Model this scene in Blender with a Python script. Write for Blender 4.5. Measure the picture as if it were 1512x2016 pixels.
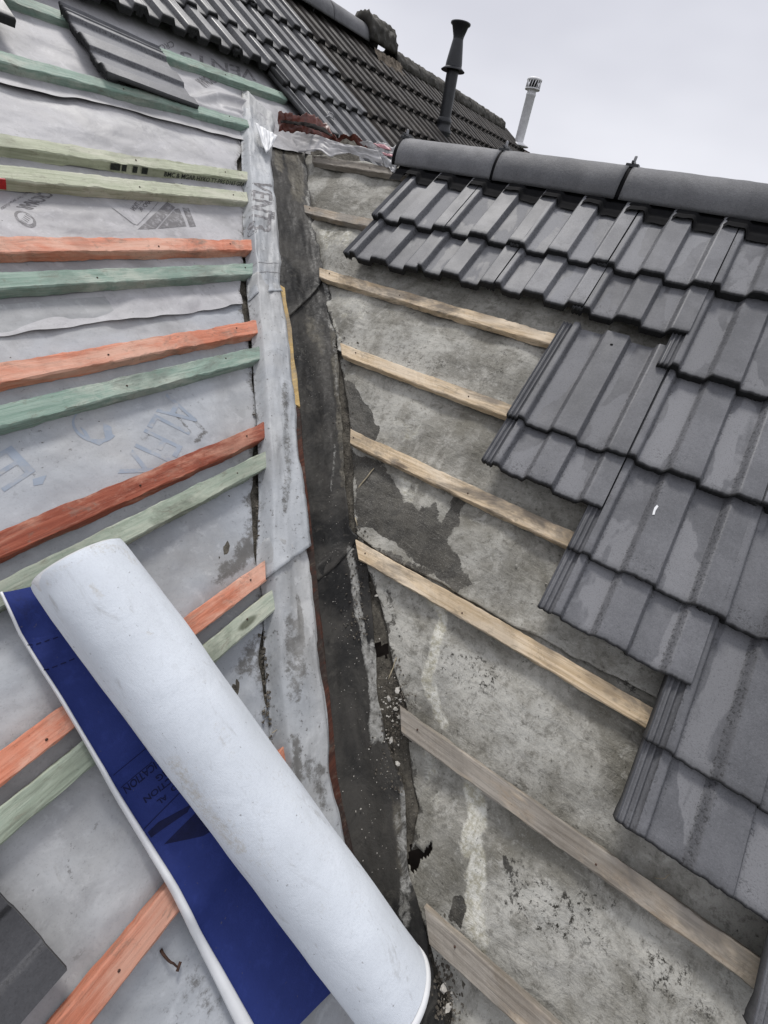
import bpy, math, random
import numpy as np
from mathutils import Matrix, Vector

sc = bpy.context.scene
for o in list(bpy.data.objects): bpy.data.objects.remove(o)
random.seed(4); rng = np.random.default_rng(7)

# ------------------------------------------------------------------ camera, sky, sun, exposure
W0, H0 = 1512.0, 2016.0
F = 806.0403900971185
YAW, PITCH, ROLL = math.radians(26.65905744), math.radians(37.86275511), math.radians(10.28789622)
CAM = np.array([0.22453656, 0.46025028, 1.53500575])
PR = math.radians(35.22357826570088)                 # pitch of both roof slopes
c, s_ = math.cos(PR), math.sin(PR); t_ = math.tan(PR)
fw = np.array([math.cos(YAW)*math.cos(PITCH), math.sin(YAW)*math.cos(PITCH), -math.sin(PITCH)])
r0 = np.array([math.sin(YAW), -math.cos(YAW), 0.0]); u0 = np.cross(r0, fw)
cr = math.cos(ROLL)*r0 + math.sin(ROLL)*u0; cu = -math.sin(ROLL)*r0 + math.cos(ROLL)*u0

cd = bpy.data.cameras.new('camera'); cam = bpy.data.objects.new('camera', cd); sc.collection.objects.link(cam)
cd.sensor_fit = 'HORIZONTAL'; cd.sensor_width = 36.0; cd.lens = F/W0*36.0
cd.clip_start = 0.02; cd.clip_end = 3000
cam.matrix_world = Matrix(((cr[0], cu[0], -fw[0], CAM[0]), (cr[1], cu[1], -fw[1], CAM[1]), (cr[2], cu[2], -fw[2], CAM[2]), (0, 0, 0, 1)))
sc.camera = cam

SUN_EL, SUN_AZ = math.radians(60), math.radians(42)   # azimuth measured from +X towards +Y
w = bpy.data.worlds.new('World'); sc.world = w; w.use_nodes = True
wt = w.node_tree; wt.nodes.clear()
wo = wt.nodes.new('ShaderNodeOutputWorld'); bg = wt.nodes.new('ShaderNodeBackground')
sky = wt.nodes.new('ShaderNodeTexSky'); sky.sky_type = 'NISHITA'; sky.sun_disc = False
sky.sun_elevation = SUN_EL; sky.sun_rotation = math.pi/2 - SUN_AZ
sky.air_density = 1.0; sky.dust_density = 6.0; sky.ozone_density = 1.0
hs = wt.nodes.new('ShaderNodeHueSaturation'); hs.inputs['Saturation'].default_value = 0.35
tc = wt.nodes.new('ShaderNodeTexCoord')
cn = wt.nodes.new('ShaderNodeTexNoise'); cn.inputs['Scale'].default_value = 1.3; cn.inputs['Detail'].default_value = 4
cmap = wt.nodes.new('ShaderNodeMapping'); cmap.inputs['Scale'].default_value = (1, 1, 2.6)
crp = wt.nodes.new('ShaderNodeValToRGB')
crp.color_ramp.elements[0].position = 0.3; crp.color_ramp.elements[0].color = (5.9, 6.0, 6.7, 1)
crp.color_ramp.elements[1].position = 0.7; crp.color_ramp.elements[1].color = (8.3, 8.4, 9.0, 1)
mx = wt.nodes.new('ShaderNodeMix'); mx.data_type = 'RGBA'; mx.inputs['Factor'].default_value = 0.93
wt.links.new(tc.outputs['Generated'], cmap.inputs['Vector']); wt.links.new(cmap.outputs[0], cn.inputs['Vector'])
wt.links.new(cn.outputs['Fac'], crp.inputs['Fac'])
wt.links.new(sky.outputs[0], hs.inputs['Color']); wt.links.new(hs.outputs[0], mx.inputs['A'])
wt.links.new(crp.outputs[0], mx.inputs['B']); wt.links.new(mx.outputs['Result'], bg.inputs['Color'])
bg.inputs['Strength'].default_value = 0.072
wt.links.new(bg.outputs[0], wo.inputs['Surface'])
sl = bpy.data.lights.new('sun', 'SUN'); sl.energy = 1.5; sl.angle = math.radians(13); sl.color = (1.0, 0.97, 0.93)
sun = bpy.data.objects.new('sun', sl); sc.collection.objects.link(sun)
sdir = Vector((math.cos(SUN_EL)*math.cos(SUN_AZ), math.cos(SUN_EL)*math.sin(SUN_AZ), math.sin(SUN_EL)))
sun.rotation_euler = sdir.to_track_quat('Z', 'Y').to_euler()
sc.view_settings.view_transform = 'Standard'; sc.view_settings.look = 'None'
sc.view_settings.exposure = 0.66; sc.view_settings.gamma = 1.0; sc.view_settings.use_curve_mapping = False

# ------------------------------------------------------------------ plane coordinates
# left slope L(s, x): s up the slope, x along it.   right slope R(s, y).   n = height off the slope.
nL = np.array([0, -s_, c]); nR = np.array([-s_, 0, c])
def L3(s, x, n=0.0): return np.stack(np.broadcast_arrays(x, s*c - n*s_, s*s_ + n*c), -1).astype(float)
def R3(s, y, n=0.0): return np.stack(np.broadcast_arrays(s*c - n*s_, y, s*s_ + n*c), -1).astype(float)
def cast(px, py, nn, n):
    d = fw + cr*(px - W0/2)/F + cu*(H0/2 - py)/F
    return CAM + d*((n - CAM @ nn)/(d @ nn))
def LP(px, py, n=0.0):
    P = cast(px, py, nL, n); return np.array([P[1]*c + P[2]*s_, P[0]])
def RP(px, py, n=0.0):
    P = cast(px, py, nR, n); return np.array([P[0]*c + P[2]*s_, P[1]])
def LPs(pts, n=0.0): return np.array([LP(a, b, n) for a, b in pts])
def RPs(pts, n=0.0): return np.array([RP(a, b, n) for a, b in pts])
def V3(wv, d, n=0.0):                                  # valley coordinates: w along, d across (plan), n up
    return np.stack(np.broadcast_arrays(wv + d/2, wv - d/2, t_*(wv + np.sqrt(d*d + 0.0016)/2 - 0.012) + n), -1).astype(float)
def VPr(px, py):
    s, y = RP(px, py); return np.array([(s*c + y)/2, s*c - y])
def VPl(px, py, n=0.0):
    s, x = LP(px, py, n); return np.array([(x + s*c)/2, x - s*c])
ML = Matrix(((1, 0, 0, 0), (0, c, -s_, 0), (0, s_, c, 0), (0, 0, 0, 1)))        # local (x, s, n)
MR = Matrix(((0, c, -s_, 0), (-1, 0, 0, 0), (0, s_, c, 0), (0, 0, 0, 1)))       # local (-y, s, n)
def at(M, a, b, n=0.0): return M @ Matrix.Translation((a, b, n))

# ------------------------------------------------------------------ numpy noise
_P = rng.permutation(256); _P = np.concatenate([_P, _P, _P]); _G = rng.random(256)*2 - 1
def vn(x, y, seed=0):
    x = np.asarray(x, float) + seed*17.31; y = np.asarray(y, float) + seed*9.77
    xi = np.floor(x).astype(int); yi = np.floor(y).astype(int); xf = x - xi; yf = y - yi
    xf = xf*xf*xf*(xf*(xf*6 - 15) + 10); yf = yf*yf*yf*(yf*(yf*6 - 15) + 10)
    h = lambda i, j: _G[_P[(_P[i & 255] + j) & 255]]
    a = h(xi, yi)*(1 - xf) + h(xi + 1, yi)*xf; b = h(xi, yi + 1)*(1 - xf) + h(xi + 1, yi + 1)*xf
    return a*(1 - yf) + b*yf
def fbm(x, y, seed=0, oct=4, gain=.5):
    v = 0; a = 1.0; f = 1.0
    for i in range(oct): v = v + a*vn(x*f, y*f, seed + i*3); a *= gain; f *= 2.03
    return v
def sstep(a, b, x):
    u = np.clip((x - a)/(b - a), 0, 1); return u*u*(3 - 2*u)

# ------------------------------------------------------------------ mesh helpers
def link(o): sc.collection.objects.link(o); return o
def mesh(name, V, Fc, mat=None, parent=None, M=None, smooth=True, cols=None, mats=None, midx=None):
    me = bpy.data.meshes.new(name); V = np.asarray(V, float).reshape(-1, 3)
    if isinstance(Fc, np.ndarray):
        nf, k = Fc.shape
        me.vertices.add(len(V)); me.vertices.foreach_set('co', V.ravel())
        me.loops.add(nf*k); me.loops.foreach_set('vertex_index', Fc.ravel().astype(np.int32))
        me.polygons.add(nf); me.polygons.foreach_set('loop_start', np.arange(0, nf*k, k, dtype=np.int32))
        me.update(calc_edges=True)
    else:
        me.from_pydata(V.tolist(), [], Fc); me.update()
    for m in (mats or ([mat] if mat else [])): me.materials.append(m)
    if midx is not None: me.polygons.foreach_set('material_index', np.asarray(midx, np.int32))
    me.polygons.foreach_set('use_smooth', np.full(len(me.polygons), smooth, bool))
    if cols is not None:
        at_ = me.color_attributes.new('mask', 'FLOAT_COLOR', 'POINT')
        a4 = np.ones((len(V), 4)); a4[:, :cols.shape[1]] = cols; at_.data.foreach_set('color', a4.ravel())
    o = bpy.data.objects.new(name, me); link(o)
    if parent is not None: o.parent = parent
    if M is not None: o.matrix_local = M
    return o
def tag(o, label, cat, group=None, kind=None):
    if label: o['label'] = label
    if cat: o['category'] = cat
    if group: o['group'] = group
    if kind: o['kind'] = kind
    elif cat: o['kind'] = 'thing'
    return o
def empty(name, M, label, cat, group=None):
    o = bpy.data.objects.new(name, None); link(o); o.matrix_world = M; o.empty_display_size = .05
    return tag(o, label, cat, group)
def gridfaces(nu, nv, keep=None):
    i, j = np.meshgrid(np.arange(nu - 1), np.arange(nv - 1), indexing='ij'); a = (i*nv + j)
    f = np.stack([a, a + nv, a + nv + 1, a + 1], -1).reshape(-1, 4)
    if keep is not None: f = f[keep.reshape(-1)]
    return f
def sheet(name, P, mat, keep=None, cols=None, thick=0.0, parent=None, flip=False, smooth=True):
    nu, nv = P.shape[:2]; Fc = gridfaces(nu, nv, keep)
    if flip: Fc = Fc[:, ::-1]
    V = P.reshape(-1, 3); used = np.unique(Fc); rem = np.full(len(V), -1); rem[used] = np.arange(len(used))
    o = mesh(name, V[used], rem[Fc], mat, parent=parent, cols=None if cols is None else cols.reshape(nu*nv, -1)[used], smooth=smooth)
    if thick:
        md = o.modifiers.new('thickness', 'SOLIDIFY'); md.thickness = thick; md.offset = -1
    return o
def lathe(name, prof, mat, parent=None, M=None, seg=40, closed=False, smooth=True):
    prof = np.array(prof); a = np.linspace(0, 2*math.pi, seg, endpoint=False)
    V = np.stack([prof[:, None, 0]*np.cos(a), prof[:, None, 0]*np.sin(a), np.repeat(prof[:, 1:2], seg, 1)], -1)
    n = len(prof); f = []
    for i in range(n - 1):
        for j in range(seg): f.append((i*seg + j, i*seg + (j + 1) % seg, (i + 1)*seg + (j + 1) % seg, (i + 1)*seg + j))
    return mesh(name, V.reshape(-1, 3), np.array(f), mat, parent, M, smooth)
def box(name, x0, x1, y0, y1, z0, z1, mat, parent=None, M=None):
    V = [(x, y, z) for x in (x0, x1) for y in (y0, y1) for z in (z0, z1)]
    f = [(0, 1, 3, 2), (4, 6, 7, 5), (0, 4, 5, 1), (2, 3, 7, 6), (0, 2, 6, 4), (1, 5, 7, 3)]
    o = mesh(name, V, f, mat, parent, M, smooth=False)
    b = o.modifiers.new('bevel', 'BEVEL'); b.width = min(x1-x0, y1-y0, z1-z0)*.15; b.segments = 2
    return o
def tube(name, pts, rad, mat, parent=None, seg=8, M=None):
    pts = np.array(pts, float); n = len(pts); rad = np.broadcast_to(rad, n); V = []; f = []
    for i in range(n):
        d = pts[min(i+1, n-1)] - pts[max(i-1, 0)]; d /= np.linalg.norm(d)
        a = np.cross(d, (0.3, 0.2, 1)); a /= np.linalg.norm(a); b = np.cross(d, a)
        for k in range(seg):
            th = 2*math.pi*k/seg; V.append(pts[i] + rad[i]*(math.cos(th)*a + math.sin(th)*b))
    for i in range(n-1):
        for k in range(seg): f.append((i*seg+k, i*seg+(k+1) % seg, (i+1)*seg+(k+1) % seg, (i+1)*seg+k))
    f.append(tuple(range(seg))[::-1]); f.append(tuple(range((n-1)*seg, n*seg)))
    return mesh(name, V, f, mat, parent, M)

from mathutils.bvhtree import BVHTree
import bmesh
def bvh_of(o):
    me = o.data; return BVHTree.FromPolygons([tuple(o.matrix_world @ v.co) for v in me.vertices], [tuple(p.vertices) for p in me.polygons])
BV = {}
def conform(o, tree, nn, lift):
    bm = bmesh.new(); bm.from_mesh(o.data); bmesh.ops.triangulate(bm, faces=bm.faces[:])
    for _ in range(5):
        ed = [e for e in bm.edges if e.calc_length() > .011]
        if not ed: break
        bmesh.ops.subdivide_edges(bm, edges=ed, cuts=1, use_grid_fill=False); bmesh.ops.triangulate(bm, faces=[f for f in bm.faces if len(f.verts) > 3])
    d = Vector(nn)
    for v in bm.verts:
        h = tree.ray_cast(v.co + d*.08, -d, .2)
        if h[0] is not None: v.co = h[0] + d*lift
    bm.to_mesh(o.data); bm.free(); o.data.update()

# masks painted in slope coordinates (stains with a shape of their own)
def seg_dist(P, pts, closed=False):
    pts = np.asarray(pts); d = np.full(P.shape[:-1], 1e9); m = len(pts)
    for i in range(m if closed else m-1):
        a = pts[i]; b = pts[(i+1) % m]; ab = b - a
        u = np.clip(((P - a) @ ab)/(ab @ ab + 1e-12), 0, 1)
        d = np.minimum(d, np.linalg.norm(P - a - u[..., None]*ab, axis=-1))
    return d
def inside(P, pts):
    pts = np.asarray(pts); r = np.zeros(P.shape[:-1], bool); m = len(pts)
    for i in range(m):
        a = pts[i]; b = pts[(i+1) % m]
        if a[1] == b[1]: continue
        cnd = ((a[1] > P[..., 1]) != (b[1] > P[..., 1])) & (P[..., 0] < (b[0]-a[0])*(P[..., 1]-a[1])/(b[1]-a[1]) + a[0])
        r ^= cnd
    return r
def poly_mask(P, pts, soft=.02):
    d = seg_dist(P, pts, True); sd = np.where(inside(P, pts), -d, d); return 1 - sstep(-soft, soft, sd)
def line_mask(P, pts, wd): return 1 - sstep(wd*.25, wd, seg_dist(P, pts))

# ------------------------------------------------------------------ material helpers
class NT:
    def __init__(self, name):
        self.m = bpy.data.materials.new(name); self.m.use_nodes = True; self.t = self.m.node_tree
        self.b = self.t.nodes['Principled BSDF']; self.geo = None
    def new(self, k): return self.t.nodes.new(k)
    def ln(self, a, b): self.t.links.new(a, b)
    def put(self, inp, v):
        if hasattr(v, 'links') or hasattr(v, 'is_linked'): self.ln(v, inp)
        else: inp.default_value = v
    def obj(self, scale=(1, 1, 1), loc=None):
        t = self.new('ShaderNodeTexCoord'); m = self.new('ShaderNodeMapping'); self.ln(t.outputs['Object'], m.inputs['Vector'])
        m.inputs['Scale'].default_value = scale
        oi = self.new('ShaderNodeObjectInfo'); k = self.new('ShaderNodeVectorMath'); k.operation = 'SCALE'
        k.inputs[0].default_value = (37.0, 11.0, 23.0); self.ln(oi.outputs['Random'], k.inputs['Scale']); self.ln(k.outputs[0], m.inputs['Location'])
        return m.outputs[0]
    def rand(self): return self.new('ShaderNodeObjectInfo').outputs['Random']
    def noise(self, vec, scale, detail=4, rough=.55, dist=0.0):
        n = self.new('ShaderNodeTexNoise'); self.ln(vec, n.inputs['Vector'])
        n.inputs['Scale'].default_value = scale; n.inputs['Detail'].default_value = detail
        n.inputs['Roughness'].default_value = rough; n.inputs['Distortion'].default_value = dist
        return n.outputs['Fac']
    def voro(self, vec, scale, feat='F1'):
        n = self.new('ShaderNodeTexVoronoi'); n.feature = feat; self.ln(vec, n.inputs['Vector']); n.inputs['Scale'].default_value = scale
        return n.outputs['Distance']
    def step(self, v, a, b, lo=0.0, hi=1.0):
        n = self.new('ShaderNodeMapRange'); n.interpolation_type = 'SMOOTHSTEP'; self.put(n.inputs['Value'], v)
        n.inputs['From Min'].default_value = a; n.inputs['From Max'].default_value = b
        n.inputs['To Min'].default_value = lo; n.inputs['To Max'].default_value = hi
        return n.outputs['Result']
    def mth(self, op, a, b=0.0, cl=False):
        n = self.new('ShaderNodeMath'); n.operation = op; n.use_clamp = cl; self.put(n.inputs[0], a); self.put(n.inputs[1], b); return n.outputs[0]
    def mix(self, f, a, b, mode='MIX'):
        n = self.new('ShaderNodeMix'); n.data_type = 'RGBA'; n.blend_type = mode; self.put(n.inputs['Factor'], f)
        self.put(n.inputs['A'], a if not isinstance(a, tuple) else (*a[:3], 1)); self.put(n.inputs['B'], b if not isinstance(b, tuple) else (*b[:3], 1))
        return n.outputs['Result']
    def attr(self, name='mask'):
        a = self.new('ShaderNodeAttribute'); a.attribute_name = name; sp = self.new('ShaderNodeSeparateColor'); self.ln(a.outputs['Color'], sp.inputs[0])
        return sp.outputs[0], sp.outputs[1], sp.outputs[2]
    def bump(self, h, strength=.3, dist=.002):
        n = self.new('ShaderNodeBump'); n.inputs['Strength'].default_value = strength; n.inputs['Distance'].default_value = dist
        self.ln(h, n.inputs['Height'])
        if self.geo is not None: self.ln(self.geo, n.inputs['Normal'])
        self.geo = n.outputs[0]; self.ln(self.geo, self.b.inputs['Normal'])
    def out(self, col, rough, spec=.5):
        self.put(self.b.inputs['Base Color'], (*col, 1) if isinstance(col, tuple) else col); self.put(self.b.inputs['Roughness'], rough)
        self.b.inputs['Specular IOR Level'].default_value = spec
        return self.m

def m_plain(name, col, rough=.6, spec=.4, var=.25, scale=40):
    n = NT(name); v = n.obj(); k = n.noise(v, scale, 5, .6)
    col2 = tuple(x*(1-var) for x in col); cc = n.mix(n.step(k, .3, .7), col2, col)
    n.bump(k, .25, .002); return n.out(cc, rough, spec)

def m_membrane(name, base, dirt, speck, blue=0.0):
    n = NT(name); v = n.obj(); r, g, b = n.attr()
    a = n.noise(v, 3.2, 6, .62, .9); d = n.noise(v, 24, 8, .72, .4); fib = n.noise(n.obj((1, .35, 1)), 420, 2, .5)
    col = n.mix(n.step(a, .34, .64), tuple(x*.74 for x in base), tuple(min(1, x*1.12) for x in base))
    col = n.mix(n.mth('MULTIPLY', n.step(d, .52, .70), .36), col, tuple(x*.55 for x in base))
    col = n.mix(n.mth('MULTIPLY', n.step(d, .46, .34), .40), col, tuple(min(1, x*1.35) for x in base))
    st = n.noise(n.obj((.55, 2.2, 1)), 9, 7, .75, 1.4)                     # rubbed streaks
    col = n.mix(n.mth('MULTIPLY', n.step(st, .56, .74), .18), col, (.235, .22, .195))
    sc_ = n.noise(n.obj((3.0, .8, 1)), 13, 6, .75, 1.0)
    col = n.mix(n.mth('MULTIPLY', n.step(sc_, .60, .70), .22), col, (.19, .175, .155))
    if blue: col = n.mix(n.mth('MULTIPLY', n.step(n.noise(v, 2.1, 4, .6, .5), .40, .60), blue), col, (.34, .40, .48))
    k = n.mth('ADD', r, n.mth('MULTIPLY', n.mth('SUBTRACT', n.noise(v, 34, 9, .78), .5), 2.4))
    col = n.mix(n.mth('MULTIPLY', n.step(k, .30, .72), .85), col, dirt)
    sp = n.step(n.noise(v, 80, 4, .7), .60, .68)
    spm = n.mth('MULTIPLY', sp, n.step(n.noise(v, 7, 5, .65), 1-speck-.22, 1-speck+.06))
    col = n.mix(n.mth('MULTIPLY', spm, .72), col, (.075, .07, .064))
    gg = n.noise(v, 260, 4, .75); col = n.mix(n.mth('MULTIPLY', n.step(gg, .54, .68), .30), col, tuple(x*.5 for x in base))
    dots = n.step(n.voro(v, 26), .045, .025); col = n.mix(n.mth('MULTIPLY', dots, n.step(n.noise(v, 5, 2), .5, .58)), col, (.06, .05, .04))
    col = n.mix(n.mth('MULTIPLY', g, n.step(n.noise(v, 30, 5, .6), .3, .6)), col, (.62, .62, .60))
    n.bump(fib, .15, .0006); n.bump(n.noise(v, 12, 4, .55, .4), .40, .008); n.bump(n.noise(n.obj((.9, 1.8, 1)), 7, 3, .5, .6), .28, .010)
    return n.out(col, n.step(a, .3, .7, .48, .66), .28)

def m_oldfelt():
    n = NT('old_felt'); v = n.obj(); wet, pale, moss = n.attr()
    a = n.noise(v, 2.3, 7, .66, .7); b = n.noise(v, 7.5, 8, .72, .6); f = n.noise(v, 60, 7, .75); ff = n.noise(v, 260, 3, .6); m2 = n.noise(v, 19, 8, .75, .5)
    scr = n.noise(n.obj((1, .10, 1)), 110, 3, .6)
    col = n.mix(n.step(a, .36, .62), (.165, .157, .132), (.405, .396, .360))
    col = n.mix(n.mth('MULTIPLY', n.step(b, .50, .66), .45), col, (.125, .115, .088))
    col = n.mix(n.mth('MULTIPLY', n.step(b, .48, .34), .50), col, (.50, .485, .44))
    col = n.mix(n.mth('MULTIPLY', n.step(m2, .52, .66), .58), col, (.105, .098, .078))
    col = n.mix(n.mth('MULTIPLY', n.step(m2, .44, .34), .40), col, (.54, .53, .49))
    col = n.mix(n.mth('MULTIPLY', n.step(f, .50, .66), .50), col, (.085, .08, .065))
    col = n.mix(n.mth('MULTIPLY', n.step(scr, .58, .70), .22), col, (.48, .46, .41))
    nz = n.mth('MULTIPLY', n.mth('SUBTRACT', n.noise(v, 17, 10, .76, .8), .5), 1.8)
    pk = n.step(n.mth('ADD', pale, nz), .36, .74)
    col = n.mix(n.mth('MULTIPLY', pk, .82), col, n.mix(n.step(f, .38, .62), (.34, .32, .245), (.66, .65, .59)))
    wk = n.step(n.mth('ADD', wet, n.mth('MULTIPLY', n.mth('SUBTRACT', n.noise(v, 26, 10, .76, .6), .5), 1.7)), .45, .54)
    col = n.mix(n.mth('MULTIPLY', wk, .90), col, n.mix(n.step(m2, .38, .62), (.024, .022, .019), (.072, .067, .057)))
    mk = n.mth('MULTIPLY', n.step(n.noise(v, 70, 7, .82), .53, .59), n.step(n.mth('ADD', moss, n.mth('MULTIPLY', n.mth('SUBTRACT', n.noise(v, 11, 5, .65), .5), 1.8)), .22, .65))
    col = n.mix(mk, col, (.026, .024, .019))
    sp = n.mth('MULTIPLY', n.step(n.noise(v, 120, 4, .65), .64, .72), .75)
    col = n.mix(sp, col, (.045, .042, .034))
    gg = n.noise(v, 300, 4, .78); col = n.mix(n.mth('MULTIPLY', n.step(gg, .54, .68), .26), col, (.07, .065, .052)); col = n.mix(n.mth('MULTIPLY', n.step(gg, .44, .33), .32), col, (.52, .50, .45))
    gr = n.step(n.voro(v, 120), .07, .035)
    col = n.mix(n.mth('MULTIPLY', gr, n.step(n.noise(v, 8, 3), .48, .6)), col, (.62, .61, .56))
    n.bump(ff, .30, .001); n.bump(f, .55, .003); n.bump(n.noise(v, 22, 6, .7, .5), .65, .009); n.bump(n.noise(n.obj((1.6, .35, .6)), 26, 4, .55, .8), .45, .008)
    rough = n.mth('SUBTRACT', n.step(a, .3, .7, .60, .76), n.mth('MULTIPLY', wk, .24))
    return n.out(col, rough, .20)

def m_lining():
    n = NT('valley_lining'); v = n.obj(); pale, brown, blk = n.attr()
    a = n.noise(v, 4, 6, .65, .4); f = n.noise(v, 55, 7, .7); st = n.noise(n.obj((1, 1, 1)), 16, 8, .75, 1.5)
    col = n.mix(n.step(a, .36, .64), (.012, .012, .012), (.052, .049, .044))
    col = n.mix(n.mth('MULTIPLY', n.step(st, .52, .7), .6), col, (.085, .08, .07))
    k = n.step(n.mth('ADD', brown, n.mth('MULTIPLY', n.mth('SUBTRACT', n.noise(v, 20, 8, .7), .5), 1.3)), .35, .75)
    col = n.mix(n.mth('MULTIPLY', k, .8), col, n.mix(n.step(f, .35, .65), (.07, .062, .046), (.19, .175, .14)))
    k = n.step(n.mth('ADD', pale, n.mth('MULTIPLY', n.mth('SUBTRACT', n.noise(v, 24, 10, .78, .8), .5), 2.6)), .40, .90)
    col = n.mix(n.mth('MULTIPLY', k, .80), col, n.mix(n.step(f, .3, .7), (.21, .205, .185), (.44, .435, .41)))
    sp = n.step(n.voro(v, 95), .10, .05)
    col = n.mix(n.mth('MULTIPLY', sp, n.step(n.noise(v, 9, 2), .5, .62)), col, (.42, .41, .38))
    n.bump(f, .5, .003); n.bump(n.noise(v, 180, 3), .3, .001); n.bump(n.noise(v, 14, 5, .65, .8), .5, .008); n.bump(n.noise(n.obj((.6, 2.6, 1)), 60, 3, .5), .35, .002)
    return n.out(col, n.step(f, .3, .7, .42, .66), .16)

def m_dirt(name='valley_dirt'):
    n = NT(name); v = n.obj(); a = n.noise(v, 30, 8, .75); f = n.voro(v, 110)
    col = n.mix(n.step(a, .3, .7), (.040, .036, .030), (.135, .123, .10))
    col = n.mix(n.step(f, .14, .05), col, (.26, .25, .22))
    n.bump(a, .8, .01); n.bump(f, .5, .004); return n.out(col, .8, .2)

def m_wood(name, ca, cb, cworn, wear=.3, grey=0.0, gcol=(.30, .28, .25), dark=(.06, .045, .035), knot=True, rough=.62):
    n = NT(name); v = n.obj(); gl = n.obj((2.2, 46, 46)); gl2 = n.obj((1.1, 18, 18))
    g1 = n.noise(gl, 3.0, 6, .62, .7); g2 = n.noise(gl2, 2.2, 5, .6, 1.4); blot = n.noise(v, 7, 5, .65, .4)
    col = n.mix(n.step(g1, .32, .68), ca, cb)
    col = n.mix(n.mth('MULTIPLY', n.step(g2, .56, .64), .38), col, tuple(x*.55 for x in ca))
    col = n.mix(n.mth('MULTIPLY', n.step(n.noise(n.obj((.8, 2.6, 2.6)), 4.0, 7, .7, .6), .62-wear*.35, .74-wear*.2), .75), col, cworn)
    if grey: col = n.mix(n.mth('MULTIPLY', n.step(n.noise(n.obj((.7, 1.6, 1.6)), 3.4, 6, .7, .5), .64-grey*.3, .76-grey*.3), .85), col, n.mix(n.step(g1, .3, .7), gcol, tuple(x*.45 for x in gcol)))
    col = n.mix(n.mth('MULTIPLY', n.step(n.noise(n.obj((.9, 2, 2)), 8, 6, .75, 1), .68, .78), .55), col, dark)
    col = n.mix(n.mth('MULTIPLY', n.step(n.noise(v, 150, 4, .7), .64, .72), .55), col, dark)
    col = n.mix(n.mth('MULTIPLY', n.step(n.noise(v, 16, 8, .78, .6), .56, .68), .45), col, (.17, .15, .125))
    wetn = n.noise(n.obj((1.0, 1.2, 1.2)), 3.2, 5, .65, .5); col = n.mix(n.mth('MULTIPLY', n.step(wetn, .50, .62), .62), col, n.mix(.5, col, tuple(x*.42 for x in ca)))
    mud = n.noise(n.obj((1.4, 3, 3)), 13, 9, .8, .8); col = n.mix(n.mth('MULTIPLY', n.step(mud, .53, .66), .50), col, (.15, .125, .095))
    if knot:
        kd = n.voro(n.obj((2.2, 7, 7)), 1.3); col = n.mix(n.mth('MULTIPLY', n.step(kd, .10, .05), .8), col, dark)
    n.bump(g1, .8, .0016); n.bump(n.noise(n.obj((4, 60, 60)), 6, 4, .7), .5, .0012); n.bump(n.noise(v, 320, 2), .15, .0006); n.bump(blot, .15, .004)
    return n.out(col, rough, .22)

def m_tile(name, ca, cb, patch, edge_dark=.8, rough=(.30, .52), moss=0.0, grain=1.0, spec=.5):
    n = NT(name); v = n.obj(); r, g, b = n.attr()                       # r = rib slope: edge specks and painted shade, g = trough, b = lip
    a = n.noise(v, 7, 5, .6, .3); f = n.noise(v, 120, 5, .7); f2 = n.noise(v, 420, 2, .6)
    rnd = n.rand()
    col = n.mix(n.step(a, .35, .65), ca, cb)
    col = n.mix(n.mth('MULTIPLY', n.step(f, .35, .7), .30), col, tuple(x*.62 for x in ca))
    pm = n.noise(n.obj((2.4, .8, 1)), 5.0, 3, .45, .3)
    pk = n.mth('MULTIPLY', n.step(n.mth('ADD', pm, n.mth('MULTIPLY', n.noise(v, 60, 3), .06)), .53, .560), n.mth('MULTIPLY', g, .80))
    col = n.mix(pk, col, patch)                                           # dried pale patches in the pans
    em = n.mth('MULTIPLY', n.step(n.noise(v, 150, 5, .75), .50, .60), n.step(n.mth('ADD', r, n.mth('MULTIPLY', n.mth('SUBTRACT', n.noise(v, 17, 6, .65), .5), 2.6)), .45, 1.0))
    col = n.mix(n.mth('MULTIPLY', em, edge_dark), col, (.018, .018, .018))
    pit = n.step(n.noise(v, 210, 3, .6), .69, .75); col = n.mix(n.mth('MULTIPLY', pit, .8), col, (.02, .02, .02))
    wh = n.step(n.voro(v, 34), .035, .018); col = n.mix(n.mth('MULTIPLY', wh, n.step(n.noise(v, 6, 2), .52, .6)), col, (.42, .42, .43))
    gn = n.noise(v, 300, 4, .75); col = n.mix(n.mth('MULTIPLY', n.step(gn, .52, .66), .42), col, tuple(x*.45 for x in ca)); col = n.mix(n.mth('MULTIPLY', n.step(gn, .44, .34), .30), col, tuple(x*1.5 for x in cb))
    wt = n.noise(n.obj((1.2, .5, 1)), 9, 7, .75, .8); col = n.mix(n.mth('MULTIPLY', n.step(wt, .56, .70), .38), col, tuple(x*.55 for x in ca))
    col = n.mix(n.mth('MULTIPLY', b, .92), col, (.010, .010, .010))  # lip and underside: bare wet concrete, blacker still as painted occlusion shade
    if moss:
        mk = n.step(n.noise(v, 26, 7, .75), .60-moss*.25, .70-moss*.1); col = n.mix(n.mth('MULTIPLY', mk, .8), col, (.032, .029, .020))
    vr = n.step(rnd, 0, 1, .84, 1.14); mv = n.new('ShaderNodeVectorMath'); mv.operation = 'SCALE'; n.ln(col, mv.inputs[0]); n.ln(vr, mv.inputs['Scale'])
    n.bump(f2, .38*grain, .0009); n.bump(f, .32*grain, .0012); n.bump(n.noise(v, 22, 3), .05*grain, .006)
    rg = n.mth('ADD', n.step(n.noise(v, 9, 5, .6, .4), .30, .70, *rough), n.mth('MULTIPLY', pk, .22))
    rg = n.mth('ADD', rg, n.mth('MULTIPLY', b, .35), True)
    return n.out(mv.outputs[0], rg, spec)

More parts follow.
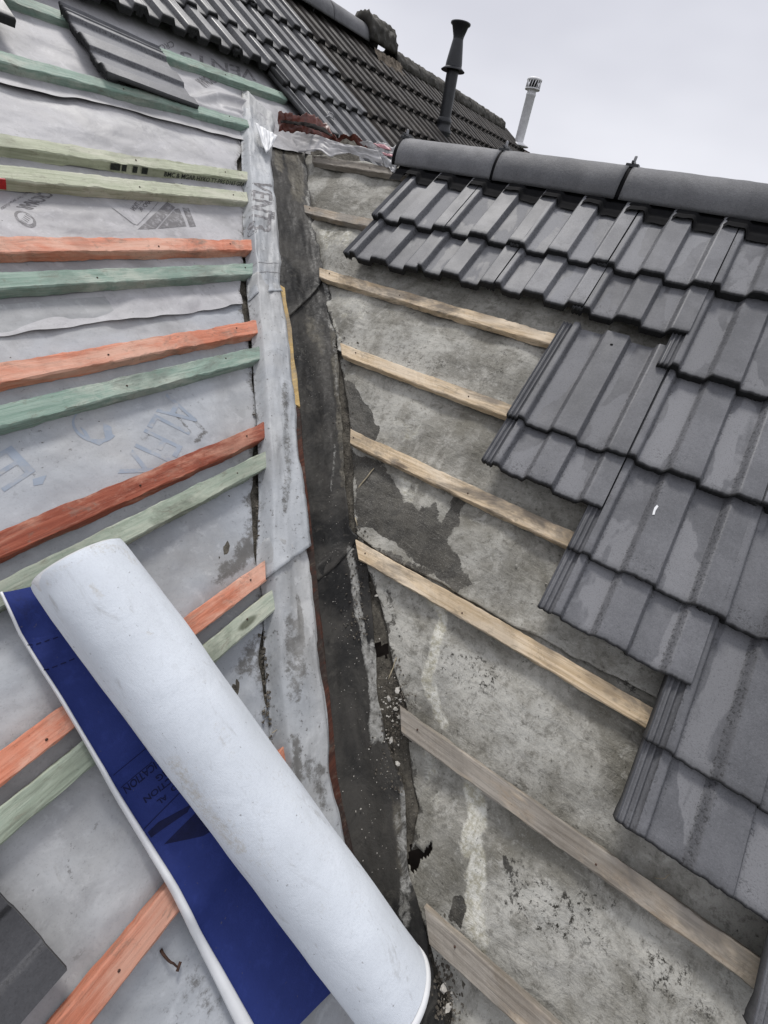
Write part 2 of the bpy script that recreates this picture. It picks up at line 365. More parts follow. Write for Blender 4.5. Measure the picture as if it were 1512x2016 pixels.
def m_fabric(name, base, dirt, weave=900, mask=True, smudge=1.0):
    n = NT(name); v = n.obj(); r, g, b = n.attr()
    a = n.noise(v, 4, 4, .5); f = n.noise(v, 45, 6, .7)
    wv = n.new('ShaderNodeTexWave'); wv.bands_direction = 'X'; n.ln(v, wv.inputs['Vector']); wv.inputs['Scale'].default_value = weave/6; wv.inputs['Distortion'].default_value = 1.2; wv.inputs['Detail'].default_value = 2
    w2 = n.new('ShaderNodeTexWave'); w2.bands_direction = 'Z'; n.ln(v, w2.inputs['Vector']); w2.inputs['Scale'].default_value = weave/7; w2.inputs['Distortion'].default_value = 1.0
    ww = n.mth('MULTIPLY', wv.outputs['Fac'], w2.outputs['Fac'])
    col = n.mix(n.step(a, .35, .65), tuple(x*.88 for x in base), base); col = n.mix(n.mth('MULTIPLY', n.step(f, .48, .70), .30), col, tuple(min(1, x*1.5+.01) for x in base) if smudge == 0 else tuple(x*.80 for x in base))
    col = n.mix(n.mth('MULTIPLY', n.step(ww, .5, .1), .16), col, tuple(x*.6 for x in base))
    if mask:
        k = n.mth('MULTIPLY', n.step(n.mth('ADD', n.mth('MULTIPLY', r, .55), n.mth('MULTIPLY', n.mth('SUBTRACT', n.noise(v, 95, 9, .80), .5), 1.9)), .28, .95), n.step(r, .0, .35))
        col = n.mix(n.mth('MULTIPLY', k, .72), col, dirt)
        sm = n.noise(n.obj((1, 1, .35)), 17, 7, .72, 1.0)
        col = n.mix(n.mth('MULTIPLY', n.step(sm, .55, .72), .50*smudge), col, (.27, .26, .24))
        s2 = n.noise(n.obj((1.5, 1.5, .5)), 48, 7, .78, .6); col = n.mix(n.mth('MULTIPLY', n.step(s2, .58, .70), .42*smudge), col, (.30, .29, .27))
        col = n.mix(n.mth('MULTIPLY', n.step(n.noise(v, 120, 3), .69, .75), .6), col, (.12, .11, .10))
    n.bump(n.noise(v, 520, 2, .6), .35, .0010); n.bump(n.noise(v, 11, 5, .6, .5), .30, .008)
    col = n.mix(n.mth('MULTIPLY', n.step(n.noise(v, 380, 3, .7), .45, .65), .22), col, tuple(x*.62 for x in base))
    return n.out(col, .7, .3)

def m_ink(name, ink, under, amount=.75, scale=60):
    n = NT(name); v = n.obj(); k = n.noise(v, scale, 6, .7); col = n.mix(n.mth('MULTIPLY', n.step(k, .30, .55), amount), under, ink)
    return n.out(col, .6, .3)

M = {}
M['felt'] = m_membrane('roof_membrane', (.40, .395, .405), (.085, .08, .072), .30)
M['felt_low'] = m_membrane('roof_membrane_faded', (.375, .38, .385), (.085, .08, .072), .35, blue=.25)
M['strip'] = m_membrane('strip_membrane', (.385, .39, .39), (.10, .096, .088), .62, blue=.22)
M['oldfelt'] = m_oldfelt(); M['lining'] = m_lining(); M['dirt'] = m_dirt()
M['orange'] = m_wood('orange_timber', (.50, .165, .092), (.66, .265, .170), (.66, .42, .32), .50, .30, (.30, .21, .16), (.11, .042, .026))
M['darkorange'] = m_wood('dark_orange_timber', (.20, .046, .025), (.31, .088, .050), (.58, .31, .22), .42, .32, (.26, .17, .12), (.07, .025, .018))
M['green'] = m_wood('green_timber', (.175, .265, .215), (.285, .375, .315), (.45, .48, .41), .50, .36, (.25, .29, .25), (.05, .07, .055))
M['palegreen'] = m_wood('pale_green_timber', (.255, .31, .245), (.37, .415, .335), (.48, .49, .40), .52, .40, (.27, .31, .24), (.07, .08, .05))
M['yellowgreen'] = m_wood('yellow_green_timber', (.34, .365, .255), (.46, .48, .36), (.56, .55, .45), .52, .26, (.30, .32, .22), (.08, .085, .05))
M['pine'] = m_wood('weathered_pine', (.46, .345, .215), (.66, .53, .37), (.68, .58, .45), .44, .48, (.25, .215, .175), (.085, .062, .045))
M['oldpine'] = m_wood('grey_pine', (.24, .185, .13), (.40, .335, .255), (.50, .45, .385), .50, .85, (.31, .285, .25), (.07, .052, .04))
M['yellow'] = m_wood('fresh_yellow_timber', (.46, .31, .12), (.60, .44, .20), (.54, .42, .27), .35, .4)
M['redwood'] = m_wood('red_brown_timber', (.040, .016, .011), (.095, .032, .019), (.14, .06, .04), .25, .6, (.035, .03, .026))
M['deck'] = m_plain('dark_backing_timber', (.06, .045, .035), .8)
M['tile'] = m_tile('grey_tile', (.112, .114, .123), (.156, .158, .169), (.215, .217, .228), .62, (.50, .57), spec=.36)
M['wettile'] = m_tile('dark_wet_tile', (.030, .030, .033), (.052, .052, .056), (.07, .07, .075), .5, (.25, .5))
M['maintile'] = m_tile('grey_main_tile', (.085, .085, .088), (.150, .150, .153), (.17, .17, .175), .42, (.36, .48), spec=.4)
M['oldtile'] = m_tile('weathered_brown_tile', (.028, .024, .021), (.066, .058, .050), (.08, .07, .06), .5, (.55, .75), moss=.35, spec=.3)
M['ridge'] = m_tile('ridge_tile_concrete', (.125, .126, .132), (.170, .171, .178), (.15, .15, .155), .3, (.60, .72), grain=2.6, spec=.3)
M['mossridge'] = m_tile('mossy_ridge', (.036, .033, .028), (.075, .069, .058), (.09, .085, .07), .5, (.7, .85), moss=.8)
M['mortar'] = m_plain('ridge_mortar', (.24, .20, .155), .85, .2, .6, 30)
M['black'] = m_plain('black_plastic', (.009, .009, .010), .85, .08)
M['flue'] = m_plain('dark_flue_metal', (.020, .022, .026), .42, .5, .4, 25)
M['metal'] = m_plain('pale_flue_metal', (.78, .78, .79), .55, .4, .18, 18)
M['clip'] = m_plain('grey_clip_plastic', (.06, .062, .066), .45)
M['steel'] = m_plain('dull_steel', (.3, .3, .31), .4, .5)
M['rust'] = m_plain('rusty_steel', (.075, .04, .028), .8, .3, .5, 90)
M['roll'] = m_fabric('white_roll_fabric', (.70, .745, .80), (.42, .36, .25))
M['rollend'] = m_fabric('roll_edge_fabric', (.62, .63, .65), (.3, .28, .24))
M['blue'] = m_fabric('blue_membrane', (.019, .036, .185), (.010, .012, .03), 900, smudge=0.0)
M['bluepat'] = m_plain('blue_print', (.007, .011, .060), .7, .25, .35, 60)
M['bluelite'] = m_plain('light_blue_print', (.030, .048, .20), .7, .25, .25, 60)
M['torn'] = m_plain('torn_red_membrane', (.17, .042, .026), .45, .5, .62, 28)
M['tornblack'] = m_plain('torn_black_band', (.018, .015, .014), .85, .1, .4, 40)
M['white'] = m_plain('white_membrane', (.50, .49, .49), .55, .4, .35, 16)
M['whitebright'] = m_plain('clean_white_membrane', (.74, .75, .76), .5, .4, .12, 12)
M['pink'] = m_plain('pink_print', (.62, .30, .33), .45, .5, .25, 25)
M['plastic'] = m_plain('crumpled_plastic', (.55, .55, .56), .25, .6, .5, 30)
M['flake'] = m_plain('pale_mortar', (.46, .44, .40), .8, .2, .4, 60)
M['crumb'] = m_plain('dark_crumb', (.13, .115, .095), .85, .2, .6, 60)
M['straw'] = m_plain('dry_twig', (.42, .36, .25), .8, .2, .4, 60)
M['ink'] = m_ink('grey_ink', (.085, .08, .085), (.34, .335, .345), .92)
M['inkmid'] = m_ink('mid_grey_ink', (.13, .125, .13), (.34, .335, .345), .95)
M['inkblue'] = m_ink('faded_blue_ink', (.245, .295, .37), (.37, .375, .38), .80, 24)
M['inkblack'] = m_ink('black_stamp', (.012, .014, .012), (.05, .06, .05), .9, 200)
M['redpaint'] = m_plain('red_paint', (.45, .02, .02), .5)
M['brick'] = m_plain('house_wall', (.30, .24, .2), .85)
M['ground'] = m_plain('ground_grass', (.06, .075, .04), .9, .2, .5, 1.5)

# ------------------------------------------------------------------ setting: ground and house body
gr = mesh('ground', [(-900, -900, -3.2), (900, -900, -3.2), (900, 900, -3.2), (-900, 900, -3.2)], [(0, 1, 2, 3)], M['ground']); tag(gr, None, None, kind='structure')
SR = 2.755; XR = SR*c; SM = 4.13; YM = SM*c; ZM = SM*s_
house = empty('house', Matrix.Translation((2, 2, -3.2)), 'house body of brick and added dark backing boards under the open roof slopes', 'house')
def hpart(name, V, f, mat): return mesh(name, np.array(V, float) - np.array([2, 2, -3.2]), f, mat, house, smooth=False)
D = -.055  # unseen dark boards added below the felts so torn holes look black
dl = [L3(0, -1.3, D), L3(0, 0, D), L3(SR, XR, D), L3(SR, -1.3, D), L3(SR, 9., D), L3(SM, 9., D), L3(SM, -1.3, D), L3(0, 2*XR, D), L3(0, 9., D)]
hpart('dark_backing_boards', dl, [(0, 1, 2, 3), (3, 4, 5, 6), (2, 7, 8, 4)], M['deck'])
RXm = np.array([2*XR, 0, 0]); mir = lambda P: np.array([2*XR - P[0], P[1], P[2]])
dr = [R3(0, 0, D), R3(SR, XR, D), R3(SR, -1.5, D), R3(0, -1.5, D)]; dr2 = [mir(p) for p in dr]
hpart('dark_backing_boards', dr + dr2, [(0, 1, 2, 3), (4, 7, 6, 5)], M['deck'])
hpart('rear_roof_slope', [(-1.3, YM, ZM-.06), (9, YM, ZM-.06), (9, 2*YM, -.1), (-1.3, 2*YM, -.1)], [(0, 1, 2, 3)], M['oldtile'])
def wall(x0, y0, x1, y1, h0=-.12, h1=-.12): hpart('wall', [(x0, y0, -3.2), (x1, y1, -3.2), (x1, y1, h1), (x0, y0, h0)], [(0, 1, 2, 3)], M['brick'])
wall(-1.2, .12, .12, .12); wall(.12, .12, .12, -1.45); wall(2*XR-.12, -1.45, 2*XR-.12, .12); wall(2*XR-.12, .12, 8.9, .12)
hpart('gable_wall', [(.12, -1.45, -3.2), (2*XR-.12, -1.45, -3.2), (2*XR-.12, -1.45, -.12), (XR, -1.45, SR*s_-.12), (.12, -1.45, -.12)], [(0, 1, 2, 3, 4)], M['brick'])
for gx in (-1.2, 8.9):
    hpart('gable_wall', [(gx, .12, -3.2), (gx, 2*YM-.12, -3.2), (gx, 2*YM-.12, -.12), (gx, YM, ZM-.12), (gx, .12, -.12)], [(0, 1, 2, 3, 4)], M['brick'])
wall(-1.2, 2*YM-.12, 8.9, 2*YM-.12)

# ------------------------------------------------------------------ left slope underlay: three lapped sheets
stripL_px = [(484, 232), (487, 330), (490, 420), (497, 480), (500, 580), (508, 640), (514, 720), (524, 860), (527, 940), (526, 1010), (524, 1100), (538, 1180), (541, 1280), (552, 1400), (556, 1470), (575, 1560), (600, 1640), (640, 1720), (690, 1800), (730, 1880)]
stripR_px = [(545, 262), (536, 310), (538, 360), (546, 440), (553, 520), (556, 580), (568, 640), (578, 740), (588, 830), (596, 930), (607, 1020), (612, 1075), (621, 1160), (631, 1270), (642, 1360), (650, 1440), (657, 1520), (668, 1580), (688, 1680), (715, 1760), (750, 1850), (790, 1940)]
SN = .045
stL = np.array([VPl(a, b, SN) for a, b in stripL_px]); stR = np.array([VPl(a, b, SN) for a, b in stripR_px])
o_ = np.argsort(stL[:, 0]); stL = stL[o_]; o_ = np.argsort(stR[:, 0]); stR = stR[o_]
dLf = lambda wv: np.interp(wv, stL[:, 0], stL[:, 1]); dRf = lambda wv: np.interp(wv, stR[:, 0], stR[:, 1])
def lfelt_edge(s):                                    # x of the ragged right edge of the left underlay
    x = s*c - .38
    for _ in range(6): x = s*c + dLf((x + s*c)/2) - .016
    return x + .016*fbm(s*7, s*0 + 3.3, 5, 4) - .012*np.clip(np.sin(s*9+1), 0, 1)
def left_felt(name, s0, s1, x0, x1, base_n, lap, label, mat, mask=None, seed=1, full=False, wrinkles=()):
    ds = .0075; sv = np.arange(s0, s1, ds); xv = np.arange(x0, x1, ds)
    S, X = np.meshgrid(sv, xv, indexing='ij')
    edge = s0 + .012*vn(X[0]*4, X[0]*0, seed) + .004*vn(X[0]*17, X[0]*0, seed+2) if lap else np.full(len(xv), s0)
    S = edge[None, :] + (S - s0)*((s1 - edge[None, :])/(s1 - s0))
    if not full: X = lfelt_edge(S) - (x1 - X)/(x1 - x0)*(lfelt_edge(S) - x0)
    n = base_n + .0045*fbm(X*2.2, S*5, seed, 4) + .0014*fbm(X*9+S*5, S*14, seed+4, 3)
    wr_ = vn((X+S*.9)*4.0, (S-X*.7)*15, seed+8); n += .0050*np.maximum(0, wr_-.15)**1.5*(.5+vn(X*3, S*3, seed+11)) + .0035*np.maximum(0, vn((X-S*.6)*3.0, (S+X*.3)*12, seed+12)-.2)
    if lap: n += .007*np.exp(-(S - edge[None, :])/.022)*(1+.9*vn(X*6, X*0, seed+6))
    for pts, hgt, wd in wrinkles: n = n + hgt*np.exp(-(seg_dist(np.stack([S, X], -1), LPs(pts))/wd)**2)
    keep = None
    P = np.stack([S, X], -1); cols = np.zeros(S.shape + (3,))
    for m in (mask or []):
        kind, ch, pts, wd, st = m; q = LPs(pts)
        cols[..., ch] = np.maximum(cols[..., ch], st*(poly_mask(P, q, wd) if kind == 'p' else line_mask(P, q, wd)))
    if not full:                                       # grime along the valley edge
        e = lfelt_edge(S) - X; cols[..., 0] = np.maximum(cols[..., 0], .62*np.exp(-np.maximum(e, 0)/.028))
    o = sheet(name, L3(S, X, n), mat, keep, cols, flip=True)
    return tag(o, label, 'membrane')
left_felt('roof_underlay', 2.02-.012, 2.93, -.6, 2.05, .0025, True, 'printed grey underlay sheet between the two lap edges, under the yellow-green battens', M['felt'],
   [('l', 0, [(340, 900), (390, 950)], .01, .5), ('l', 1, [(0, 180), (480, 300)], .03, .3)], seed=2)
left_felt('roof_underlay', .12, 2.10, -.6, 1.6, -.0015, False, 'faded grey-blue underlay sheet under the orange and green batten pairs and the white roll', M['felt_low'],
   [('p', 0, [(500, 1020), (512, 1090), (470, 1130), (415, 1160), (430, 1110), (470, 1080)], .02, .75),
    ('l', 0, [(505, 1040), (440, 1120)], .03, .5), ('p', 0, [(480, 1270), (520, 1240), (500, 1330), (440, 1350)], .02, .55),
    ('l', 0, [(355, 800), (405, 850), (385, 870)], .012, .55), ('l', 0, [(345, 815), (375, 850)], .008, .6), ('p', 0, [(270, 860), (300, 850), (290, 875)], .01, .5),
    ('p', 0, [(395, 1880), (460, 2010), (380, 2016), (330, 1950)], .05, .5), ('p', 0, [(20, 990), (50, 960), (60, 1000)], .03, .3)], seed=5)
left_felt('roof_underlay', 2.783, 4.0, -.6, 3.1, .007, True, 'upper grey underlay sheet reaching up under the main roof tiles', M['felt'], seed=9, full=True,
   wrinkles=[([(385, 200), (430, 190), (480, 205), (530, 250)], .012, .016), ([(330, 185), (400, 215), (470, 232)], .008, .014), ([(440, 215), (500, 230)], .008, .01)])

# ------------------------------------------------------------------ right slope: old felt, three lapped sheets
rf_px = [(596, 300), (603, 340), (612, 420), (628, 530), (648, 610), (668, 690), (686, 790), (690, 860), (694, 950), (702, 1060), (726, 1120), (748, 1180), (766, 1250), (788, 1340), (800, 1400), (800, 1470), (808, 1540), (822, 1590), (812, 1640), (800, 1700), (806, 1760), (836, 1825), (868, 1930), (900, 2016)]
rfe = RPs(rf_px); o_ = np.argsort(rfe[:, 0]); rfe = rfe[o_]
def rfelt_edge(s): return np.interp(s, rfe[:, 0], rfe[:, 1]) + .010*fbm(s*8, s*0+1.7, 13, 4)
hole_R = RPs([(806, 1690), (815, 1672), (835, 1682), (848, 1664), (852, 1674), (846, 1690), (828, 1700), (822, 1722), (812, 1728), (803, 1710)])
R_mask = [  # kind, channel (0 wet, 1 pale, 2 moss), pixels traced on the slope, softness / width, strength
 ('p', 0, [(676, 750), (700, 755), (722, 790), (736, 838), (742, 872), (700, 858), (672, 820)], .012, 1.1),
 ('p', 0, [(695, 882), (740, 905), (775, 935), (800, 990), (828, 1010), (852, 990), (880, 1040), (905, 1120), (935, 1145), (905, 1168), (850, 1115), (760, 1050), (700, 1040)], .02, 1.1),
 ('l', 0, [(905, 985), (890, 1040), (860, 1075)], .035, .8), ('p', 0, [(700, 1062), (780, 1080), (870, 1120), (830, 1140), (760, 1110)], .015, .6),
 ('p', 0, [(895, 1778), (912, 1780), (918, 1815), (905, 1840), (880, 1815)], .006, 1.0), ('p', 0, [(748, 1150), (790, 1180), (800, 1290), (775, 1250)], .02, .45),
 ('p', 0, [(985, 1690), (1010, 1700), (1020, 1750), (1005, 1800), (990, 1760)], .012, .62), ('p', 0, [(940, 1480), (1000, 1540), (1000, 1600), (960, 1560)], .03, .45),
 ('p', 0, [(745, 590), (860, 610), (900, 640), (800, 625)], .03, .35), ('p', 0, [(1180, 1240), (1290, 1330), (1260, 1400), (1180, 1340)], .06, .42),
 ('p', 0, [(950, 640), (1100, 660), (1050, 780), (900, 740)], .08, .30), ('p', 0, [(820, 420), (760, 470), (700, 500), (720, 440)], .04, .2),
 ('l', 1, [(845, 1185), (868, 1222), (866, 1270), (846, 1330), (852, 1400), (862, 1420)], .028, .80), ('l', 1, [(926, 1530), (940, 1590), (930, 1670), (936, 1740), (926, 1800), (944, 1870)], .034, .85),
 ('p', 1, [(800, 1440), (870, 1480), (905, 1560), (860, 1640), (815, 1560)], .05, .42), ('p', 1, [(900, 1410), (1010, 1480), (1060, 1540), (980, 1500), (890, 1440)], .05, .40),
 ('p', 1, [(630, 430), (700, 460), (690, 500), (630, 500)], .03, .55), ('p', 1, [(650, 560), (735, 590), (720, 640), (665, 640)], .03, .45), ('p', 1, [(720, 790), (850, 840), (840, 900), (750, 870)], .05, .45),
 ('p', 1, [(790, 930), (830, 955), (820, 1010), (795, 985)], .012, .55), ('p', 1, [(860, 1080), (890, 1100), (880, 1120)], .01, .6), ('l', 1, [(640, 620), (662, 640), (668, 660)], .018, .8),
 ('p', 1, [(860, 1850), (1000, 1900), (1060, 1990), (900, 2010)], .06, .35), ('p', 1, [(830, 1600), (900, 1640), (900, 1760), (860, 1720)], .04, .35),
 ('p', 2, [(980, 1680), (1150, 1760), (1200, 1850), (1100, 1870), (980, 1800)], .05, .95), ('p', 2, [(880, 1240), (1000, 1330), (980, 1400), (880, 1350)], .05, .75), ('p', 2, [(1240, 1850), (1430, 1960), (1400, 2016), (1240, 1980)], .06, .85),
 ('p', 2, [(760, 660), (1000, 720), (960, 790), (780, 720)], .06, .35), ('p', 2, [(960, 1120), (1180, 1220), (1120, 1250), (950, 1180)], .05, .35), ('l', 2, [(1140, 1790), (1190, 1760)], .03, .95), ('p', 2, [(900, 1440), (960, 1490), (930, 1530)], .04, .55)]
def right_felt(s0, s1, base_n, lap, label, seed):
    ds = .0068; sv = np.arange(s0, s1, ds); yv = np.arange(-.7, 2.30, ds)
    S, Y = np.meshgrid(sv, yv, indexing='ij')
    edge = s0 + (.012*vn(Y[0]*3.3, Y[0]*0, seed) + .004*vn(Y[0]*15, Y[0]*0, seed+1) + .05*(.35-Y[0])*.18 if lap else 0)
    edge = np.broadcast_to(edge, yv.shape)
    S = edge[None] + (S - s0)*((s1 - edge[None])/(s1 - s0))
    Y = -.7 + (Y + .7)/(2.30 + .7 - ds)*(rfelt_edge(S) + .7)
    n = base_n + .006*fbm(Y*2.4, S*4.5, seed, 4) + .0022*fbm((Y+S)*8, (S-Y)*3.5, seed+3, 4) - .006*np.cos(S*2*math.pi/.304) - .009*np.sin((Y+.1)*2*math.pi/.45)**2
    wr = vn((S*.9+Y*.45)*3.0, (S*.5-Y)*13, seed+7); n += .0035*np.maximum(0, wr)**2*np.clip((2.0-S), .2, 1)
    n += .010*np.exp(-(seg_dist(np.stack([S, Y], -1), RPs([(905, 1520), (930, 1600), (915, 1700), (935, 1850)]))/.03)**2)
    n += .008*np.exp(-(seg_dist(np.stack([S, Y], -1), RPs([(865, 1200), (862, 1290), (845, 1380)]))/.025)**2)
    if lap: n += .007*np.exp(-(S - edge[None])/.02)*(1+.8*vn(Y*7, Y*0, seed+6))
    ef = rfelt_edge(S) - Y                            # >0 on the sheet
    n += .010*np.exp(-np.maximum(ef, 0)/.03)*vn(S*10, Y*0, seed+2) - .004*np.exp(-np.maximum(ef, 0)/.05)
    P = np.stack([S, Y], -1); keep = ~inside(P, hole_R); keep = keep[:-1, :-1]
    cols = np.zeros(S.shape + (3,)); PW = P + .012*np.stack([fbm(S*14, Y*14, 21, 4), fbm(S*14, Y*14, 25, 4)], -1)
    for kind, ch, pts, wd, st in R_mask:
        q = RPs(pts); cols[..., ch] = np.maximum(cols[..., ch], st*(poly_mask(PW, q, wd) if kind == 'p' else line_mask(PW, q, wd)))
    cols[..., 0] = np.maximum(cols[..., 0], .50*np.exp(-np.maximum(ef, 0)/.03)*(S < 2.2))
    o = sheet('old_felt', R3(S, Y, n), M['oldfelt'], keep, cols, thick=.0018)
    return tag(o, label, 'felt')
right_felt(.10, 1.275, -.001, False, 'stained old felt sheet at the bottom of the right slope, below the lowest lap edge', 31)
right_felt(1.255, 1.85, .0025, True, 'wet stained old felt sheet in the middle of the right slope, between its lap edges', 36)
right_felt(1.826, 2.80, .006, True, 'olive grey old felt sheet at the top of the right slope, under the ridge', 41)

# ------------------------------------------------------------------ valley: dirt bed, dark lining pieces, timber edge, membrane strips
wv = np.arange(.02, 2.31, .008); dv = np.arange(-.52, .36, .008); Wg, Dg = np.meshgrid(wv, dv, indexing='ij')
nn = -.016 + .006*fbm(Wg*22, Dg*22, 51, 4) + .004*vn(Wg*80, Dg*80, 52)
sh = np.where(Dg < -.18, .009 + .006*vn(Wg*30, Dg*30, 55), 0) + (Dg > .30)*-.008
hb1 = np.array([VPr(a, b) for a, b in [(800, 1700), (808, 1668), (830, 1676), (850, 1655), (858, 1676), (850, 1696), (832, 1706), (826, 1728), (812, 1738)]]); hb2 = np.array([VPr(a, b) for a, b in [(732, 1262), (752, 1260), (768, 1268), (762, 1288), (740, 1290)]])
Pb_ = np.stack([Wg, Dg], -1); kb_ = ~(inside(Pb_, hb1) | inside(Pb_, hb2))
bed = sheet('valley_dirt', V3(Wg, Dg, nn + sh), M['dirt'], kb_[:-1, :-1], flip=True); tag(bed, 'dark gritty dirt bed under and beside the valley lining', 'dirt', kind='stuff')
lr_px = [(600, 300), (612, 420), (640, 560), (660, 640), (668, 720), (672, 800), (680, 900), (683, 1000), (690, 1060), (724, 1130), (736, 1238), (742, 1317), (751, 1416), (767, 1508), (800, 1590), (806, 1680), (812, 1760), (836, 1840), (850, 1920), (880, 2016)]
lr = np.array([VPr(a, b) for a, b in lr_px]); lr = lr[np.argsort(lr[:, 0])]
L_mask = [('l', 0, [(603, 390), (608, 430), (615, 480)], .022, .62), ('l', 0, [(640, 560), (648, 600), (652, 640)], .022, .72), ('l', 0, [(690, 1085), (700, 1130), (708, 1190), (714, 1240), (722, 1300)], .026, .85),
  ('l', 0, [(722, 1290), (734, 1340), (740, 1400), (738, 1450)], .030, .88), ('l', 0, [(735, 1270), (746, 1380), (752, 1450)], .02, .8), ('l', 0, [(785, 1640), (800, 1700), (795, 1780)], .035, .62), ('l', 0, [(800, 1580), (800, 1660)], .03, .7),
  ('l', 0, [(660, 880), (656, 930), (650, 970)], .012, .6), ('l', 0, [(655, 640), (660, 700), (664, 780)], .012, .5), ('l', 0, [(625, 560), (630, 620)], .012, .5),
  ('p', 1, [(560, 300), (600, 310), (600, 420), (575, 440), (560, 380)], .03, .75), ('l', 1, [(545, 300), (550, 400)], .05, .8), ('p', 1, [(590, 640), (650, 620), (640, 720), (600, 690)], .03, .5), ('l', 1, [(655, 640), (668, 800), (680, 950)], .03, .6),
  ('p', 1, [(760, 1560), (800, 1600), (800, 1760), (770, 1720)], .03, .6)]
hole_V = np.array([VPr(a, b) for a, b in [(738, 1268), (752, 1268), (762, 1272), (757, 1281), (744, 1282)]])
def lining(w0, w1, k0, k1, lift, label, seed):
    wv = np.linspace(0, 1, int((w1-w0)/.007)); dv = np.linspace(0, 1, 60); A, B = np.meshgrid(wv, dv, indexing='ij')
    dr_ = np.interp(w0 + (w1-w0)*A, lr[:, 0], lr[:, 1]) + .006*fbm(A*20, A*0, seed, 4)
    dl_ = dRf(w0 + (w1-w0)*A) - .07
    Dg = dl_ + (dr_ - dl_)*B
    lo = w0 + k0*Dg; hi = w1 + k1*Dg; Wg = lo + (hi - lo)*A
    n = lift + .004*fbm(Wg*7, Dg*12, seed, 4) + .0012*fbm(Wg*30, Dg*30, seed+1, 3) + .005*np.exp(-((1-B)/.06)**2)*vn(Wg*9, Dg*0, seed+2)
    n += .004*np.exp(-A*(w1-w0)/.02)
    P = np.stack([Wg, Dg], -1); cols = np.zeros(Wg.shape + (3,)); PW = P + .008*np.stack([fbm(Wg*16, Dg*16, 61, 4), fbm(Wg*16, Dg*16, 63, 4)], -1)
    for kind, ch, pts, wd, st in L_mask:
        q = np.array([VPr(a, b) for a, b in pts]); cols[..., ch] = np.maximum(cols[..., ch], st*(poly_mask(PW, q, wd) if kind == 'p' else line_mask(PW, q, wd)))
    keep = ~inside(P, hole_V); keep = keep[:-1, :-1]
    o = sheet('valley_lining', V3(Wg, Dg, n), M['lining'], keep, cols, flip=True, thick=.002); return tag(o, label, 'valley lining')
lining(.05, .96, 0, .44, .0, 'lowest dark bitumen valley lining piece, with pale lime streaks beside the crumbs', 71)
lining(.929, 1.68, .44, .91, .004, 'middle dark bitumen valley lining piece beside the yellow timber edge', 75)
lining(1.652, 2.31, .91, 0, .008, 'top brown-stained valley lining piece below the torn red membrane', 79)

def valley_timber(name, w0, w1, out, n0, n1, mat, label, seed):
    m = int((w1-w0)/.012); wv = np.linspace(w0, w1, m); d = dRf(wv)
    ring = []
    for k, (do, nn_) in enumerate([(-.045, n1), (out-.003, n1), (out, n1-.003), (out+.002, n0), (-.045, n0)]):
        j = .0022*fbm(wv*14, wv*0+k, seed+k, 3)
        dd = d + do + j
        # n measured off the left slope
        yy = wv - dd/2; xx = wv + dd/2; s = yy/c
        ring.append(L3(s, xx, nn_ + j*.4))
    P = np.stack(ring + [ring[0]], 1); V = P[:, :5].reshape(-1, 3); f = []
    for i in range(m-1):
        for k in range(5): f.append((i*5+k, i*5+(k+1) % 5, (i+1)*5+(k+1) % 5, (i+1)*5+k))
    f.append((0, 1, 2, 3, 4)[::-1]); f.append(tuple((m-1)*5+k for k in range(5)))
    o = mesh(name, V, f, mat, smooth=False); return tag(o, label, 'timber')
valley_timber('valley_timber', 1.235, 1.56, .023, .002, .036, M['yellow'], 'fresh yellow timber edge showing from under the membrane strip beside the valley', 81)
valley_timber('valley_timber',   .20, 1.230, .021, .0, .034, M['redwood'], 'red-brown timber edge running under the membrane strip along the valley', 85)

S_mask = [('l', 0, [(560, 760), (568, 900), (560, 1000)], .03, .55), ('p', 0, [(560, 1200), (600, 1220), (606, 1330), (580, 1420), (560, 1300)], .02, .55), ('l', 0, [(590, 1180), (592, 1260)], .02, .85), ('p', 0, [(590, 1480), (640, 1500), (650, 1600), (610, 1560)], .02, .58), ('p', 0, [(570, 1440), (590, 1440), (600, 1560), (585, 1540)], .012, .8),
   ('p', 1, [(575, 1160), (612, 1120), (625, 1260), (580, 1330)], .03, .2)]
def strip(w0, w1, k0, lift, label, seed, over=0.0):
    A, B = np.meshgrid(np.linspace(0, 1, int((w1-w0)/.007)), np.linspace(0, 1, 46), indexing='ij')
    wc = w0 + (w1-w0)*A; a = dLf(wc) - .012; b = dRf(wc) + over + .004*fbm(wc*16, wc*0, seed, 4)
    b = b + .010*np.minimum(0, vn(wc*11, wc*0, seed+7)) 
    Dg = a + (b-a)*B; Wg = wc + k0*(Dg - (a+b)/2)*(1-A)
    top = .003 + (SN-.003)*sstep(0, .22, B)
    n = top*(1 - .62*sstep(1.85, 2.25, Wg)) + lift + .0060*fbm(Wg*6, Dg*14, seed+1, 4) - .004*np.maximum(0, vn((Wg+Dg*1.5)*9, (Wg-Dg)*16, seed+6)) + .0016*fbm(Wg*22, Dg*30, seed+3, 3) - .010*sstep(.90, 1, B)
    n += .004*np.exp(-A*(w1-w0)/.012)
    x = Wg + Dg/2; y = Wg - Dg/2
    P = np.stack([Wg, Dg], -1); cols = np.zeros(Wg.shape + (3,)); PW = P + .008*np.stack([fbm(Wg*18, Dg*18, 91, 4), fbm(Wg*18, Dg*18, 93, 4)], -1)
    for kind, ch, pts, wd, st in S_mask:
        q = np.array([VPl(u, v, SN) for u, v in pts]); cols[..., ch] = np.maximum(cols[..., ch], st*(poly_mask(PW, q, wd) if kind == 'p' else line_mask(PW, q, wd)))
    cols[..., 0] = np.maximum(cols[..., 0], .5*np.exp(-B/.10))
    o = sheet('membrane_strip', L3(y/c, x, n), M['strip'], None, cols, thick=.0012, flip=True); return tag(o, label, 'membrane strip')
strip(.25, .93, .0, .0, 'lowest speckled grey membrane strip along the valley, passing beside the white roll', 101)
